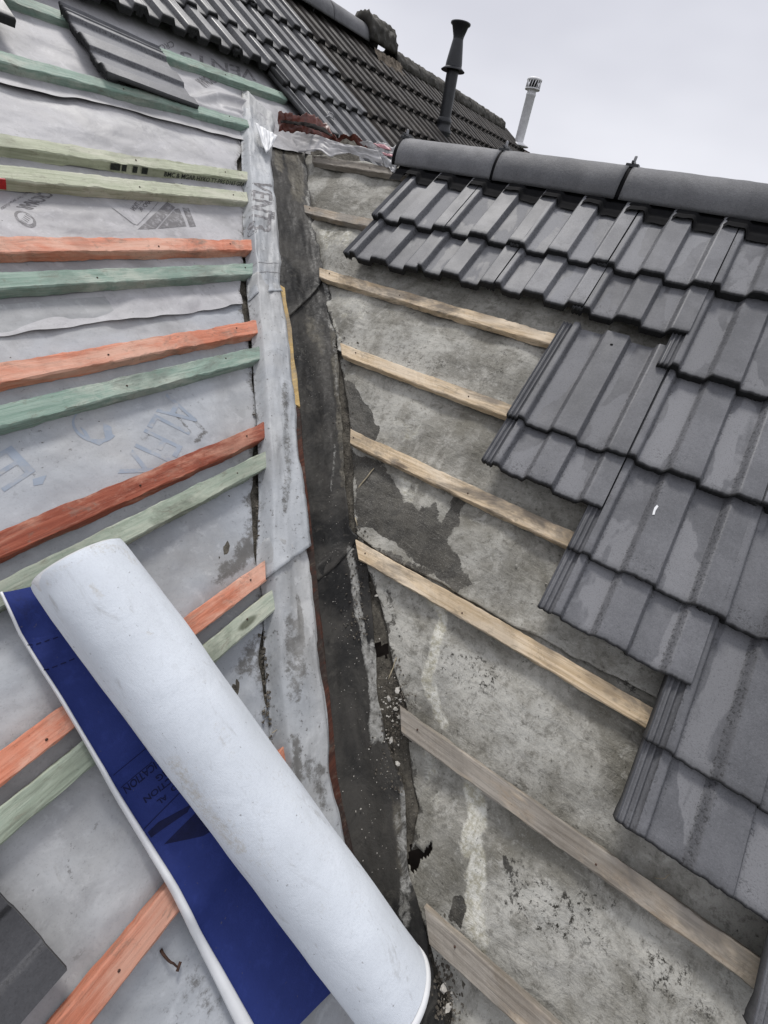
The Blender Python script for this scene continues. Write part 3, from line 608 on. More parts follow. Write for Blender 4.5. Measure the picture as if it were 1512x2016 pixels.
strip(.895, 1.54, .476, .003, 'middle plain grey membrane strip along the valley, beside the yellow timber edge', 105)
strip(1.498, 2.33, .48, .006, 'top printed grey membrane strip along the valley, ending below the torn red membrane', 109, .004)

# ------------------------------------------------------------------ battens
def batten_mesh(name, length, wd, th, skew, mat, seed, bow=.004, far_skew=None):
    # local: x along (0 = valley end, negative away), y up-slope (0 = upper edge), z up
    m = max(24, int(length/.02)); b = .0022
    prof = [(-b, 0), (0, -b), (0, -th), (-wd, -th), (-wd, -b), (-wd+b, 0)]; m = int(m*2)
    xs = np.linspace(0, 1, m); V = []
    for i, u in enumerate(xs):
        for k, (yy, zz) in enumerate(prof):
            x = -length*u + skew*(yy)*(1-u)
            jx = .0016*vn(x*22+k*9.1, seed*3.7+k, seed) + .0011*vn(x*85, k*3.3, seed+1) - .004*max(0., float(vn(x*31+k*4.7, seed*1.9, seed+9))-.45)*(1 if k in (4, 5) else .2)
            bw = bow*math.sin(x*1.9+seed) + bow*.3*math.sin(x*6+seed*2)
            e = .006*vn(yy*300+5, zz*200, seed+4) if i == 0 else 0
            V.append((x + e, yy + bw + jx, zz + .7*jx + .0008*vn(x*12, seed*1.3, seed+2)))
    f = []
    for i in range(m-1):
        for k in range(6): f.append((i*6+k, (i+1)*6+k, (i+1)*6+(k+1) % 6, i*6+(k+1) % 6))
    f.append(tuple(range(6))); f.append(tuple(range((m-1)*6, m*6))[::-1])
    o = mesh(name, V, f, mat, smooth=False); return o
nail_me = None
def nails(parent, xs, wd, mat):
    for k, x in enumerate(xs):
        lathe('nail_head', [(0, .0016), (.0017, .0014), (.0022, .0004), (.0022, -.002)], mat, parent, Matrix.Translation((x, -wd*(.4+.2*(k % 2)), .0006)), 10)
left_b = [  # s_top, s at left frame, x at end, material, label
 (3.155, 2.43, 'green', .046, 'green batten reaching the edge of the main roof tiles, topmost on the left slope'),
 (2.882, 1.955, 'green', .042, 'green batten just above the upper lap edge, ending at the membrane strip'),
 (2.570, 1.740, 'yellowgreen', .042, 'yellow-green batten with a dark stamped side, above the printed triangle'),
 (2.466, 1.628, 'yellowgreen', .048, 'yellow-green batten with a red paint mark, crossing the printed triangle'),
 (2.247, 1.490, 'orange', .046, 'bright orange batten, uppermost of the orange ones'),
 (2.149, 1.412, 'green', .044, 'green batten next below the uppermost orange batten'),
 (1.933, 1.250, 'orange', .046, 'orange batten with a whitish scuffed end, second of the orange ones from the top'),
 (1.844, 1.185, 'green', .046, 'green batten with a small dark knot, above the faded blue print'),
 (1.606, 1.008, 'darkorange', .046, 'dark red-orange batten just below the faded blue print'),
 (1.523, .955, 'palegreen', .044, 'pale green batten touching the top end of the white roll'),
 (1.276, .735, 'orange', .044, 'pinkish orange batten crossing under the middle of the white roll'),
 (1.208, .715, 'palegreen', .044, 'grey-green batten crossing under the middle of the white roll'),
 (.927, .525, 'orange', .044, 'orange batten crossing under the lower end of the blue sheet')]
for i, (st, xe, mt, wd, lab) in enumerate(left_b):
    ln_ = xe + .75
    o = batten_mesh('batten', ln_, wd, .029, .6, M[mt], 11+i, .003 if i not in (1, 2) else .006)
    o.matrix_world = at(ML, xe, st, .0315); tag(o, lab, 'batten', 'stained battens on the left slope')
    nails(o, [-(.06+.09*(i*7 % 5)/4), -(.40+.16*(i*3 % 4)/3)], wd, M['rust'])
    if i == 3:
        box('paint_mark', -xe+.70, -xe+.815, -wd-.0018, -wd+.004, -.0265, .0005, M['redpaint'], o)
right_b = [(2.757, 2.20, 'oldpine', 'grey batten under the ridge beside the torn membrane, topmost on the right slope'),
 (2.437, 2.015, 'oldpine', 'short grey batten second from the top of the right slope'),
 (2.127, 1.700, 'pine', 'pale batten third from the top of the right slope, under the pushed-up tile row'),
 (1.826, 1.385, 'pine', 'pale batten fourth from the top of the right slope, under the holed tile'),
 (1.528, 1.145, 'pine', 'pale batten starting just below the wet dark patch beside the valley'),
 (1.222, .915, 'pine', 'long pale batten starting where the two dark lining pieces lap'),
 (.918, .580, 'oldpine', 'grey-brown stained batten starting at the heap of white crumbs'),
 (.626, .338, 'oldpine', 'grey scuffed batten at the bottom beside the torn hole in the felt')]
for i, (st, ye, mt, lab) in enumerate(right_b):
    ln_ = ye + .95
    m = batten_mesh('batten', ln_, .046, .022, .78, M[mt], 41+i, .004)
    # local x runs from the valley end to the right: mirror
    me = m.data; co = np.empty(len(me.vertices)*3); me.vertices.foreach_get('co', co); co = co.reshape(-1, 3); co[:, 0] *= -1
    me.vertices.foreach_set('co', co.ravel()); me.flip_normals(); me.update()
    m.matrix_world = at(MR, -ye, st, .029); tag(m, lab, 'batten', 'old battens on the right slope')
    nails(m, [.03 + .05*(i*5 % 4)/3, .36 + .17*(i*3 % 5)/4], .046, M['rust'])

# ------------------------------------------------------------------ interlocking tiles
def tile_mesh(name, width, length, pitch_off, mat, h=.020, th=.015, nx=100, ny=15, und=.033, rag=.0012, seed=3, tail_skew=0.0):
    f = width/.298
    def prof(t):
        y = 0
        for cen in (0.0, .149*f, .298*f):
            q = abs(t - cen + .016*f); y = max(y, float(np.clip((.043*f - q)/(.010*f), 0, 1)))
        return y*h
    ts = np.concatenate([np.linspace(-und, -.0005, 15), np.linspace(.0, width-.002, nx)])
    z = np.array([(.009 + .003*math.cos((t+und)/und*2*math.pi*3)) if t < 0 else prof(t) for t in ts])
    isu = ts < 0
    vs = np.concatenate([[0, .0025, .007], np.linspace(.02, length, ny)])
    drop = np.array([.0045, .0014, .0003] + [0]*ny)
    X, Y = np.meshgrid(ts, vs, indexing='xy')           # rows along length
    Z = np.repeat(z[None], len(vs), 0) - drop[:, None]
    Y = Y + 0; Y[:3] += rag*vn(ts*70, ts*0, seed)[None]*1.5 + rag*vn(ts*240, ts*0, seed+1)[None]
    Z += .0006*vn(X*30, Y*30, seed+2)
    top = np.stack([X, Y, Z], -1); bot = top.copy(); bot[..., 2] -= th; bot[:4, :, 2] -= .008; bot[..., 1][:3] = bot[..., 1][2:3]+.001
    nr, ncn = X.shape; V = np.concatenate([top.reshape(-1, 3), bot.reshape(-1, 3)]); N = nr*ncn; fc = []
    for i in range(nr-1):
        for j in range(ncn-1):
            a = i*ncn+j; fc.append((a, a+1, a+ncn+1, a+ncn)); fc.append((N+a, N+a+ncn, N+a+ncn+1, N+a+1))
    for j in range(ncn-1):
        fc.append((j, N+j, N+j+1, j+1)); a = (nr-1)*ncn+j; fc.append((a, a+1, N+a+1, N+a))
    for i in range(nr-1):
        a = i*ncn; fc.append((a, a+ncn, N+a+ncn, N+a)); a = i*ncn+ncn-1; fc.append((a, N+a, N+a+ncn, a+ncn))
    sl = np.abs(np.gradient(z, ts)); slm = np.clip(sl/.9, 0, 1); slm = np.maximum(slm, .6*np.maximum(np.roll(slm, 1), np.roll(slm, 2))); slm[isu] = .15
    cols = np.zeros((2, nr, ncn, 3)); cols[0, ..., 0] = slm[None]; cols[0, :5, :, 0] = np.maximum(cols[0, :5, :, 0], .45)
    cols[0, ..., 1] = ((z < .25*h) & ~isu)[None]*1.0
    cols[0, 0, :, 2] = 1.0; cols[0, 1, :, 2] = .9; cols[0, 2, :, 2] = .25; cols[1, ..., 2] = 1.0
    o = mesh(name, V, np.array(fc), mat, cols=cols.reshape(-1, 3), smooth=True); o.data.set_sharp_from_angle(angle=math.radians(38)); return o
GA = .31; TL = .415; N_TAIL, N_HEAD = .074, .036
xj = lambda j: -(1.566 - .298*j)
c_s = {1: 2.391, 2: 2.072, 3: 1.757, 4: 1.457, 5: 1.147, 6: .838}
ordn = ['first', 'second', 'third', 'fourth', 'fifth', 'sixth', 'seventh', 'eighth', 'ninth', 'tenth'] + ['eleventh', 'twelfth', 'thirteenth', 'fourteenth', 'fifteenth', 'sixteenth', 'seventeenth', 'eighteenth', 'nineteenth', 'twentieth'] + ['twenty-' + q for q in ('first', 'second', 'third', 'fourth', 'fifth', 'sixth', 'seventh', 'eighth', 'ninth')] + ['thirtieth']
rowname = {1: 'row just below the ridge', 2: 'second row below the ridge', 3: 'third row below the ridge', 4: 'fourth row below the ridge', 5: 'fifth row below the ridge', 6: 'lowest tile row'}
push = {(2, 0): .105, (2, 1): .118, (2, 2): .128, (2, 3): .124, (4, 3): .134, (5, 4): .145, (6, 5): .150}
base_tile = None; tiltR = math.atan2(N_TAIL-N_HEAD, TL)
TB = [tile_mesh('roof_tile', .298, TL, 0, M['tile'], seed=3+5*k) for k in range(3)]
used_tb = set()
def put_tile(me_i, first_ok, Mx, label, cat, group):
    src = TB[me_i]
    if me_i not in used_tb: o = src; used_tb.add(me_i)
    else: o = src.copy(); link(o)
    o.matrix_world = Mx; return tag(o, label, cat, group)
hole_parent = None
cnt = 0
start = {1: 0, 2: 0, 3: 3, 4: 3, 5: 4, 6: 5}
for k in range(1, 7):
    for j in range(start[k], 7):
        d = push.get((k, j), 0.0)
        if (k, j) == (3, 3): tl = -.004
        else: tl = 0
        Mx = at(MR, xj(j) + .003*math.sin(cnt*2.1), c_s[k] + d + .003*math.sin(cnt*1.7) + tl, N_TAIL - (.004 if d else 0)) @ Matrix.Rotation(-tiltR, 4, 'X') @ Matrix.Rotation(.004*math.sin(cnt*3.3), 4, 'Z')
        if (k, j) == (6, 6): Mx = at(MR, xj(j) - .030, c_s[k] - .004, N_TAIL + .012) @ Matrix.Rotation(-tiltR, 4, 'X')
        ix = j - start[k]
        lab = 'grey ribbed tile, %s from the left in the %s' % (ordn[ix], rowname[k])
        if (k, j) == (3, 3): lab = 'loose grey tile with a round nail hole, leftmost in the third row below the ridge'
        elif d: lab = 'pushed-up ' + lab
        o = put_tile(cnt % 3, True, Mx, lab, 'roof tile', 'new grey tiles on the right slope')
        if (k, j) == (3, 3):
            lathe('nail_hole', [(0, .0004), (.0040, .0004), (.0044, 0)], M['black'], o, Matrix.Translation((.131, TL-.055, .0206)), 12)
        if (k, j) == (4, 4):
            V = [(0, 0, 0), (.006, .004, .0006), (.004, .02, .0006), (.007, .04, .0006), (.001, .045, 0), (-.003, .03, .0006), (-.002, .012, .0006)]
            mesh('bird_dropping', V, [tuple(range(7))], M['whitebright'], o, Matrix.Translation((.105, .17, .0212)) @ Matrix.Scale(.72, 4))
        cnt += 1
# bare tile lying on the left slope (sideways) and its neighbours
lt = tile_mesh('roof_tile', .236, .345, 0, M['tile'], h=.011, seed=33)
P0 = LP(108, 10, .05); P1 = LP(330, 100, .05); P2 = LP(222, 168, .05)
ang = math.atan2(P1[0]-P0[0], P1[1]-P0[1])
lt.matrix_world = at(ML, P0[1]+.012, P0[0]-.026, .050) @ Matrix.Rotation(ang - math.pi/2, 4, 'Z') @ Matrix.Rotation(math.radians(-2), 4, 'X')
tag(lt, 'loose grey tile lying sideways across the top battens of the left slope', 'roof tile')
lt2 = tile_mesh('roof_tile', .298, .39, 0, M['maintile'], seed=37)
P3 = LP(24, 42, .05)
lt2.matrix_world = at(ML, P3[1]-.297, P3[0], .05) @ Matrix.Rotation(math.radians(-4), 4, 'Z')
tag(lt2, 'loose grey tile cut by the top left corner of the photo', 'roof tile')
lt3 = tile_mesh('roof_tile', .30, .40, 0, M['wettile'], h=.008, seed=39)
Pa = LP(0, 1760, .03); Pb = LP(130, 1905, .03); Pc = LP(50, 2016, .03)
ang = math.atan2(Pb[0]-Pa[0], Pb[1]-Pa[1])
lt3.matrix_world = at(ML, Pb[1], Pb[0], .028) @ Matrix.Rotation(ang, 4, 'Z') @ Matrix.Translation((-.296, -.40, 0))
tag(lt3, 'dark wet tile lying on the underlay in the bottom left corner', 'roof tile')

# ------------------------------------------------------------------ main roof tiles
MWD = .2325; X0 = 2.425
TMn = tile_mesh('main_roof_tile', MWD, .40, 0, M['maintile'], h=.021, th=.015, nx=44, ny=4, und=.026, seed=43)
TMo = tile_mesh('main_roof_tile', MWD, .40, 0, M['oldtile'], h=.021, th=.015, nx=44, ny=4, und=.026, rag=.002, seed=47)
mused = set(); tiltM = math.atan2(.034, .40)
rows = [(3.715, -1, 22), (3.434, -3, 22), (3.151, -7, 21), (2.868, 0, 17), (2.585, 0, 12)]
mrow = ['top row of the main roof', 'second row of the main roof', 'third row of the main roof', 'fourth row of the main roof', 'lowest main roof row']
cnt = 0
for ri, (se, j0, j1) in enumerate(rows):
    for j in range(j0, j1):
        old = j >= 3 + (1 if ri == 0 and False else 0)
        src = TMo if old else TMn
        if src not in mused: o = src; mused.add(src)
        else: o = src.copy(); link(o)
        d = .104 if (ri == 2 and j < 0) else 0
        o.matrix_world = at(ML, X0 + MWD*j, se + d + .004*math.sin(cnt*2.3), .066) @ Matrix.Rotation(-tiltM, 4, 'X') @ Matrix.Rotation(.006*math.sin(cnt*1.9), 4, 'Z')
        lab = '%s tile, %s from the left in the %s' % ('weathered brown' if old else 'clean grey', ordn[j - j0], mrow[ri])
        tag(o, lab, 'roof tile', 'weathered brown tiles of the main roof' if old else 'clean grey tiles of the main roof')
        cnt += 1

# ------------------------------------------------------------------ ridge tiles
def half_round(name, length, rad, mat, seed, th=.016, rough=.0006, rows_=26, flat=1.0, a0=-8):
    m = 26; u = np.linspace(0, length, rows_); a = np.radians(np.linspace(a0, 180-a0, m)); V = []
    for sgn, rr in ((1, rad), (0, rad-th)):
        for uu in u:
            for aa in a:
                q = rr + rough*fbm(np.array([uu*30]), np.array([aa*rad*30]), seed, 4)[0]*(1 if sgn else 0)
                V.append((uu, q*math.cos(aa), q*math.sin(aa)*flat))
    N = rows_*m; f = []
    for i in range(rows_-1):
        for j in range(m-1):
            p = i*m+j; f.append((p, p+m, p+m+1, p+1)); f.append((N+p, N+p+1, N+p+m+1, N+p+m))
    for j in range(m-1):
        f.append((j, j+1, N+j+1, N+j)); p = (rows_-1)*m+j; f.append((p, N+p, N+p+1, p+1))
    for i in range(rows_-1):
        p = i*m; f.append((p, N+p, N+p+m, p+m)); p = i*m+m-1; f.append((p, p+m, N+p+m, N+p))
    cols = np.zeros((2*N, 3)); cols[N:, 2] = .9
    for i in (0, rows_-1): cols[i*m:(i+1)*m, 0] = .6
    return mesh(name, V, np.array(f), mat, cols=cols)
RZ = 1.632; RRAD = .086
MRidge = lambda y: Matrix(((0, 1, 0, XR+.012), (-1, 0, 0, y), (0, 0, 1, RZ), (0, 0, 0, 1)))   # local x -> -y
ys = [1.690, 1.236, .760, .284, -.19]
rl = ['leftmost grey half-round ridge tile, ending at the crumpled plastic', 'second grey half-round ridge tile from the left, starting in front of the white flue', 'third grey half-round ridge tile from the left, starting at the clip against the sky', 'rightmost grey half-round ridge tile, cut by the photo edge']
for i in range(4):
    L_ = ys[i]-ys[i+1]-.014
    o = half_round('ridge_tile', L_, RRAD + .001*(i % 2), M['ridge'], 120+i); o.matrix_world = MRidge(ys[i]) @ Matrix.Rotation(.006*(-1)**i, 4, 'Z')
    tag(o, rl[i], 'ridge tile', 'grey ridge tiles of the right roof')
    # black union seal under the joint, with its clip on top
    cl = empty('ridge_union', MRidge(ys[i]), ['black ridge union with grey clip at the left end of the ridge', 'black ridge union with grey clip in front of the white flue', 'black ridge union with grey clip standing against the sky', 'black ridge union nearest the right edge of the photo'][i], 'ridge union', 'ridge unions')
    mesh_band = half_round('seal_band', .022, RRAD-.0035, M['black'], 130, rows_=4); mesh_band.parent = cl; mesh_band.matrix_local = Matrix.Translation((-.018, 0, 0))
    box('clip_plate', -.028, .014, -.020, .020, RRAD-.004, RRAD+.006, M['clip'], cl)
    box('clip_bar', -.011, -.003, -.030, .030, RRAD+.006, RRAD+.013, M['clip'], cl)
    lathe('clip_screw', [(.005, 0), (.005, .016), (.003, .018), (0, .018)], M['steel'], cl, Matrix.Translation((-.007, 0, RRAD+.010)), 10)
# black ventilated ridge roll under the ridge tiles, dressed into the tile pans
yv = np.arange(-.6, 1.68, .006); kv = np.linspace(0, 1, 12); Yg, Kg = np.meshgrid(yv, kv, indexing='ij')
tp = ((-Yg - xj(0)) % .149)/.149; pan = sstep(.10, .22, tp)*(1-sstep(.62, .78, tp))
zed = .080 - .021*pan
Sg = SR - .010 - (.086 + .018*pan + .004*vn(Yg*40, Yg*0, 140))*Kg; Ng = .058 + (zed - .058)*Kg + .003*np.sin(Kg*math.pi*6)*(Kg < .9)
rrl = sheet('ridge_roll', R3(Sg, Yg, Ng), M['black'], flip=False); tag(rrl, 'black ventilated ridge roll showing as a dark band under the grey ridge tiles', 'ridge roll')

# main ridge
def mridge(x, length, rad, mat, seed, lab, z=.0, rough=.0006, name='main_ridge_tile', flat=.9):
    o = half_round(name, length, rad, mat, seed, rough=rough, flat=flat, rows_=18); o.matrix_world = Matrix.Translation((x, YM-.02, ZM+.035+z)); return tag(o, lab, 'ridge tile', 'ridge tiles of the main roof')
mridge(2.75, .44, .105, M['ridge'], 150, 'clean grey main ridge tile at the top edge of the photo')
mridge(3.20, .44, .105, M['ridge'], 151, 'clean grey main ridge tile left of the dark joint line')
mridge(3.65, .43, .105, M['ridge'], 152, 'clean grey main ridge tile whose end meets the mossy lump')
for i in range(7):
    mridge(4.52+.40*i, .395, .10, M['mossridge'], 160+i, 'mossy old main ridge tile, %s beyond the mossy lump' % ordn[i], z=-.035, rough=.010)
ch = empty('ridge_lump', Matrix.Translation((4.08, YM-.03, ZM)), 'raised mossy ridge lump bedded on brown mortar, between the clean and old ridge tiles', 'ridge lump')
o = half_round('cap', .36, .13, M['mossridge'], 171, rough=.016, th=.05, flat=1.05); o.parent = ch; o.matrix_local = Matrix.Translation((0, 0, .05))
A, B = np.meshgrid(np.linspace(0, .42, 30), np.linspace(0, 1, 14), indexing='ij')
bedm = np.stack([A, -.13 + 0*A - .09*(1-B) + .012*fbm(A*30, B*5, 173, 3), -.115 + .115*B + .006*fbm(A*40, B*6, 175, 3)], -1)
o = sheet('mortar_bed', bedm, M['mortar'], parent=ch)

# ------------------------------------------------------------------ flues
df = empty('dark_flue', Matrix.Translation(tuple(L3(3.335, 4.50, .03))) @ Matrix.Diagonal((.88, .88, .64, 1)), 'dark metal flue with a cone terminal standing behind the ridge', 'flue')
lathe('boot', [(.0, -.10), (.074, -.10), (.074, .03), (.082, .05), (.082, .075), (.068, .09), (.066, .14), (.072, .155), (.068, .18), (.058, .20)], M['flue'], df)
lathe('pipe', [(.055, .15), (.055, .66)], M['flue'], df)
lathe('storm_collar', [(.050, .645), (.108, .628), (.110, .633), (.070, .668), (.052, .672)], M['flue'], df)
lathe('cone', [(.076, .655), (.074, .70), (.046, .90)], M['flue'], df)
lathe('cap', [(.046, .895), (.048, .92), (.072, 1.005), (.088, 1.02), (.088, 1.032), (.060, 1.036), (.05, 1.0), (0, .99)], M['flue'], df)
wf = empty('pale_flue', Matrix.Translation(tuple(L3(3.80, 7.45, .05))) @ Matrix.Diagonal((1, 1, .69, 1)), 'pale metal flue pipe with a caged cap behind the right roof', 'flue')
lathe('base_flange', [(.04, -.22), (.065, -.20), (.065, .0), (.14, .01), (.145, .02), (.10, .045), (.062, .07)], M['metal'], wf)
lathe('pipe', [(.058, 0), (.058, .72), (.062, .725), (.062, .75), (.056, .755), (.056, .80)], M['metal'], wf)
lathe('cap_ring', [(.056, .795), (.094, .80), (.096, .815), (.090, .82), (.05, .82)], M['metal'], wf)
lathe('cap_top', [(0, .965), (.06, .962), (.09, .945), (.096, .925), (.090, .915), (0, .915)], M['metal'], wf)
for k in range(16):
    a = 2*math.pi*k/16; tube('cage_bar', [(.086*math.cos(a), .086*math.sin(a), .815), (.088*math.cos(a+.2), .088*math.sin(a+.2), .925)], .006, M['metal'], wf, 5)
lathe('cage_core', [(.058, .815), (.058, .918)], M['black'], wf, seg=20)

# ------------------------------------------------------------------ torn membrane and scraps at the head of the valley
def ribbon(name, top, bot, nu, nv, mat, amp, seed, parent=None, jag=0.0, plane='L'):
    cst = nL if plane == 'L' else nR
    T = np.array([cast(a, b, cst, n) for a, b, n in top]); Bm = np.array([cast(a, b, cst, n) for a, b, n in bot])
    def res(Pp):
        d = np.r_[0, np.cumsum(np.linalg.norm(np.diff(Pp, axis=0), axis=1))]; d /= d[-1]
        return np.stack([np.interp(np.linspace(0, 1, nu), d, Pp[:, k]) for k in range(3)], -1)
    T = res(T); Bm = res(Bm); v = np.linspace(0, 1, nv)
    jg = jag*fbm(np.linspace(0, 30, nu), np.zeros(nu), seed+9, 4)
    P = T[:, None]*(1-v)[None, :, None] + Bm[:, None]*v[None, :, None]
    P = P + (T-Bm)[:, None]*(jg[:, None]*(1-v)[None])[..., None]
    U, Vv = np.meshgrid(np.linspace(0, 1, nu), v, indexing='ij'); env = 1.0
    P = P + (cst[None, None]*(amp*fbm(U*9, Vv*3, seed, 4))[..., None]) + np.array([-.6, -.6, .2])[None, None]*(amp*.6*fbm(U*14, Vv*4, seed+4, 3))[..., None]
    o = sheet(name, P, mat, parent=parent, thick=.0012); return o
tm = ribbon('torn_membrane', [(548, 219, .085), (558, 225, .11), (600, 227, .13), (625, 229, .14), (645, 240, .15), (663, 275, .15)], [(548, 259, .05), (580, 260, .07), (610, 266, .09), (640, 274, .11), (662, 280, .13)], 60, 12, M['torn'], .010, 180, jag=.08)
tag(tm, 'torn red-brown membrane scrap with a black band, standing up at the head of the valley', 'membrane scrap')
ribbon('black_band', [(552, 234, .093), (580, 239, .118), (610, 243, .134), (635, 250, .146), (655, 265, .155)], [(553, 242, .088), (580, 246, .113), (610, 251, .129), (633, 260, .141), (652, 271, .151)], 40, 4, M['tornblack'], .004, 182, parent=tm)
t2 = ribbon('torn_membrane', [(660, 272, .05), (678, 264, .07), (700, 266, .07), (715, 278, .06), (724, 292, .05)], [(662, 282, .04), (680, 274, .045), (698, 278, .045), (708, 288, .045), (720, 296, .04)], 40, 10, M['torn'], .006, 185, jag=.08, plane='R')
tag(t2, 'curled dark red membrane scrap between the torn piece and the pink-marked plastic', 'membrane scrap')
t3 = ribbon('white_membrane', [(528, 258, .06), (550, 258, .06), (610, 262, .07), (660, 278, .07), (715, 290, .065), (745, 299, .06)], [(534, 296, .03), (550, 303, .03), (600, 299, .05), (632, 296, .06), (650, 310, .04), (690, 304, .045), (755, 322, .04)], 90, 22, M['white'], .005, 188, plane='R')
tag(t3, 'crumpled grey-white membrane draped over the head of the valley below the torn red piece', 'membrane scrap')
t4 = ribbon('white_membrane', [(502, 242, .075), (520, 252, .075), (546, 268, .07)], [(524, 301, .062), (527, 299, .062), (530, 296, .062)], 24, 16, M['whitebright'], .003, 191)
tag(t4, 'folded white triangular membrane corner at the top of the valley strip', 'membrane scrap')
t5 = ribbon('plastic_scrap', [(708, 281, .06), (730, 278, .07), (760, 284, .07), (786, 291, .06)], [(724, 290, .05), (742, 300, .05), (758, 308, .05), (774, 310, .045)], 40, 14, M['white'], .006, 195, plane='R'); tag(t5, 'white and pink printed plastic scrap tucked beside the ridge end', 'plastic scrap')
ribbon('pink_print', [(735, 283, .072), (750, 284, .072), (768, 290, .068)], [(745, 289, .066), (756, 293, .066), (770, 296, .064)], 16, 5, M['pink'], .003, 197, parent=t5, plane='R')
ribbon('pink_print', [(752, 300, .062), (764, 303, .06), (773, 304, .058)], [(757, 306, .056), (766, 308, .056), (773, 309, .054)], 12, 4, M['pink'], .002, 199, parent=t5, plane='R')
t6 = ribbon('plastic_wrap', [(722, 292, .055), (745, 302, .055), (772, 312, .05), (785, 325, .04)], [(728, 304, .04), (748, 318, .035), (762, 328, .035), (778, 345, .03)], 36, 16, M['plastic'], .010, 201, plane='R'); tag(t6, 'crumpled clear plastic wrap stuffed under the ridge end', 'plastic scrap')
P0 = L3(*LP(646, 236, .07), .075)
ck = empty('tile_clip', Matrix.Translation(tuple(P0)), 'small bright metal tile clip beside the torn red membrane', 'clip')
tube('wire', [(-.03, .0, .0), (.0, .0, .012), (.03, -.01, .004)], .003, M['steel'], ck, 6); tube('loop', [(.0, .0, .01), (.012, .01, .028), (.03, .0, .026), (.035, -.01, .012)], .003, M['steel'], ck, 6)

# ------------------------------------------------------------------ white roll and its blue unrolled sheet
RAD = .0760; RN = .039
sA, xA, sB, xB = 1.37962212, .40096661, .82373361, .37764086
axp = lambda t, n: L3(sA + (sB-sA)*t, xA + (xB-xA)*t, n)
T0, T1 = -.155, 1.60
A0 = axp(T0, RN+RAD); A1 = axp(T1, RN+RAD); ax = A1-A0; LEN = np.linalg.norm(ax); ax /= LEN
e1 = nL - (nL @ ax)*ax; e1 /= np.linalg.norm(e1); e2 = np.cross(ax, e1)
Mroll = Matrix(((e2[0], e1[0], ax[0], A0[0]), (e2[1], e1[1], ax[1], A0[1]), (e2[2], e1[2], ax[2], A0[2]), (0, 0, 0, 1)))
Mroll_np = np.array(Mroll)[:3, :3]
roll = empty('membrane_roll', Mroll, 'white roll of roofing membrane with a blue inner face, lying across the battens', 'membrane roll')
nz, na = 130, 90
zz = np.linspace(0, LEN, nz); aa = np.linspace(0, 2*math.pi, na, endpoint=False); Zg, Ag = np.meshgrid(zz, aa, indexing='ij')
u_ = Zg/LEN
rr = RAD*(1 + .10*np.exp(-((u_-.30)/.30)**2)*1.0*np.maximum(0, -np.cos(Ag-.5*math.pi)*0+.35)) + .0016*fbm(Zg*5, np.cos(Ag)*2+np.sin(Ag), 210, 3)
rr = rr - .002*np.exp(-u_/.008)
rr = rr - .004*np.exp(-(np.maximum(u_-.015, 0)/.04)**2)*np.maximum(0, np.cos(Ag-.9))**3
X = rr*np.sin(Ag); Y = rr*np.cos(Ag)
Pw = np.stack([X, Y, Zg], -1)
Pworld = A0 + Pw @ Mroll_np.T
qL = np.stack([Pworld @ np.array([0, c, s_]), Pworld[..., 0]], -1)
cols = np.zeros(Zg.shape + (3,))
def near_world(px, py, nh):
    d = fw + cr*(px - W0/2)/F + cu*(H0/2 - py)/F; d = d/np.linalg.norm(d); o = CAM - A0
    dp = d - (d @ ax)*ax; op = o - (o @ ax)*ax; a_ = dp @ dp; b_ = 2*dp @ op; c_ = op @ op - RAD*RAD; q = b_*b_ - 4*a_*c_
    t = (-b_ - math.sqrt(max(q, 0)))/(2*a_); return CAM + d*t
def roll_spot(pts, wd, st, nh=.10):
    q = np.array([near_world(a, b, nh) for a, b in pts]); d = np.full(Zg.shape, 1e9)
    for i in range(len(q)-1):
        ab = q[i+1]-q[i]; uu = np.clip(((Pworld - q[i]) @ ab)/(ab @ ab), 0, 1); d = np.minimum(d, np.linalg.norm(Pworld - q[i] - uu[..., None]*ab, axis=-1))
    cols[..., 0] = np.maximum(cols[..., 0], st*(1-sstep(wd*.2, wd, d)))
roll_spot([(345, 1500), (375, 1550), (410, 1600), (440, 1640), (470, 1670)], .030, .95); roll_spot([(365, 1520), (420, 1600), (470, 1655), (520, 1700)], .05, .55)
roll_spot([(92, 1150), (120, 1120), (160, 1092), (215, 1072)], .022, .62); roll_spot([(185, 1075), (235, 1080), (260, 1105)], .024, .75); roll_spot([(100, 1185), (125, 1195)], .02, .5)
roll_spot([(425, 1430), (462, 1482)], .020, .62); roll_spot([(178, 1150), (197, 1176)], .010, .95); roll_spot([(292, 1245), (300, 1250)], .010, .9); roll_spot([(545, 1525), (600, 1600), (640, 1680)], .028, .5)
roll_spot([(300, 1385), (330, 1400)], .02, .45); roll_spot([(690, 1760), (740, 1830)], .026, .48); roll_spot([(610, 1780), (650, 1800)], .016, .5); roll_spot([(370, 1320), (400, 1345)], .024, .45); roll_spot([(500, 1560), (540, 1600)], .03, .42); roll_spot([(800, 1900), (770, 1950)], .02, .4); roll_spot([(520, 1420), (500, 1390)], .02, .5)
V = Pw.reshape(-1, 3); f = []
for i in range(nz-1):
    for j in range(na): f.append((i*na+j, i*na+(j+1) % na, (i+1)*na+(j+1) % na, (i+1)*na+j))
mesh('outer_wrap', V, np.array(f)[:, ::-1], M['roll'], roll, cols=cols.reshape(-1, 3))
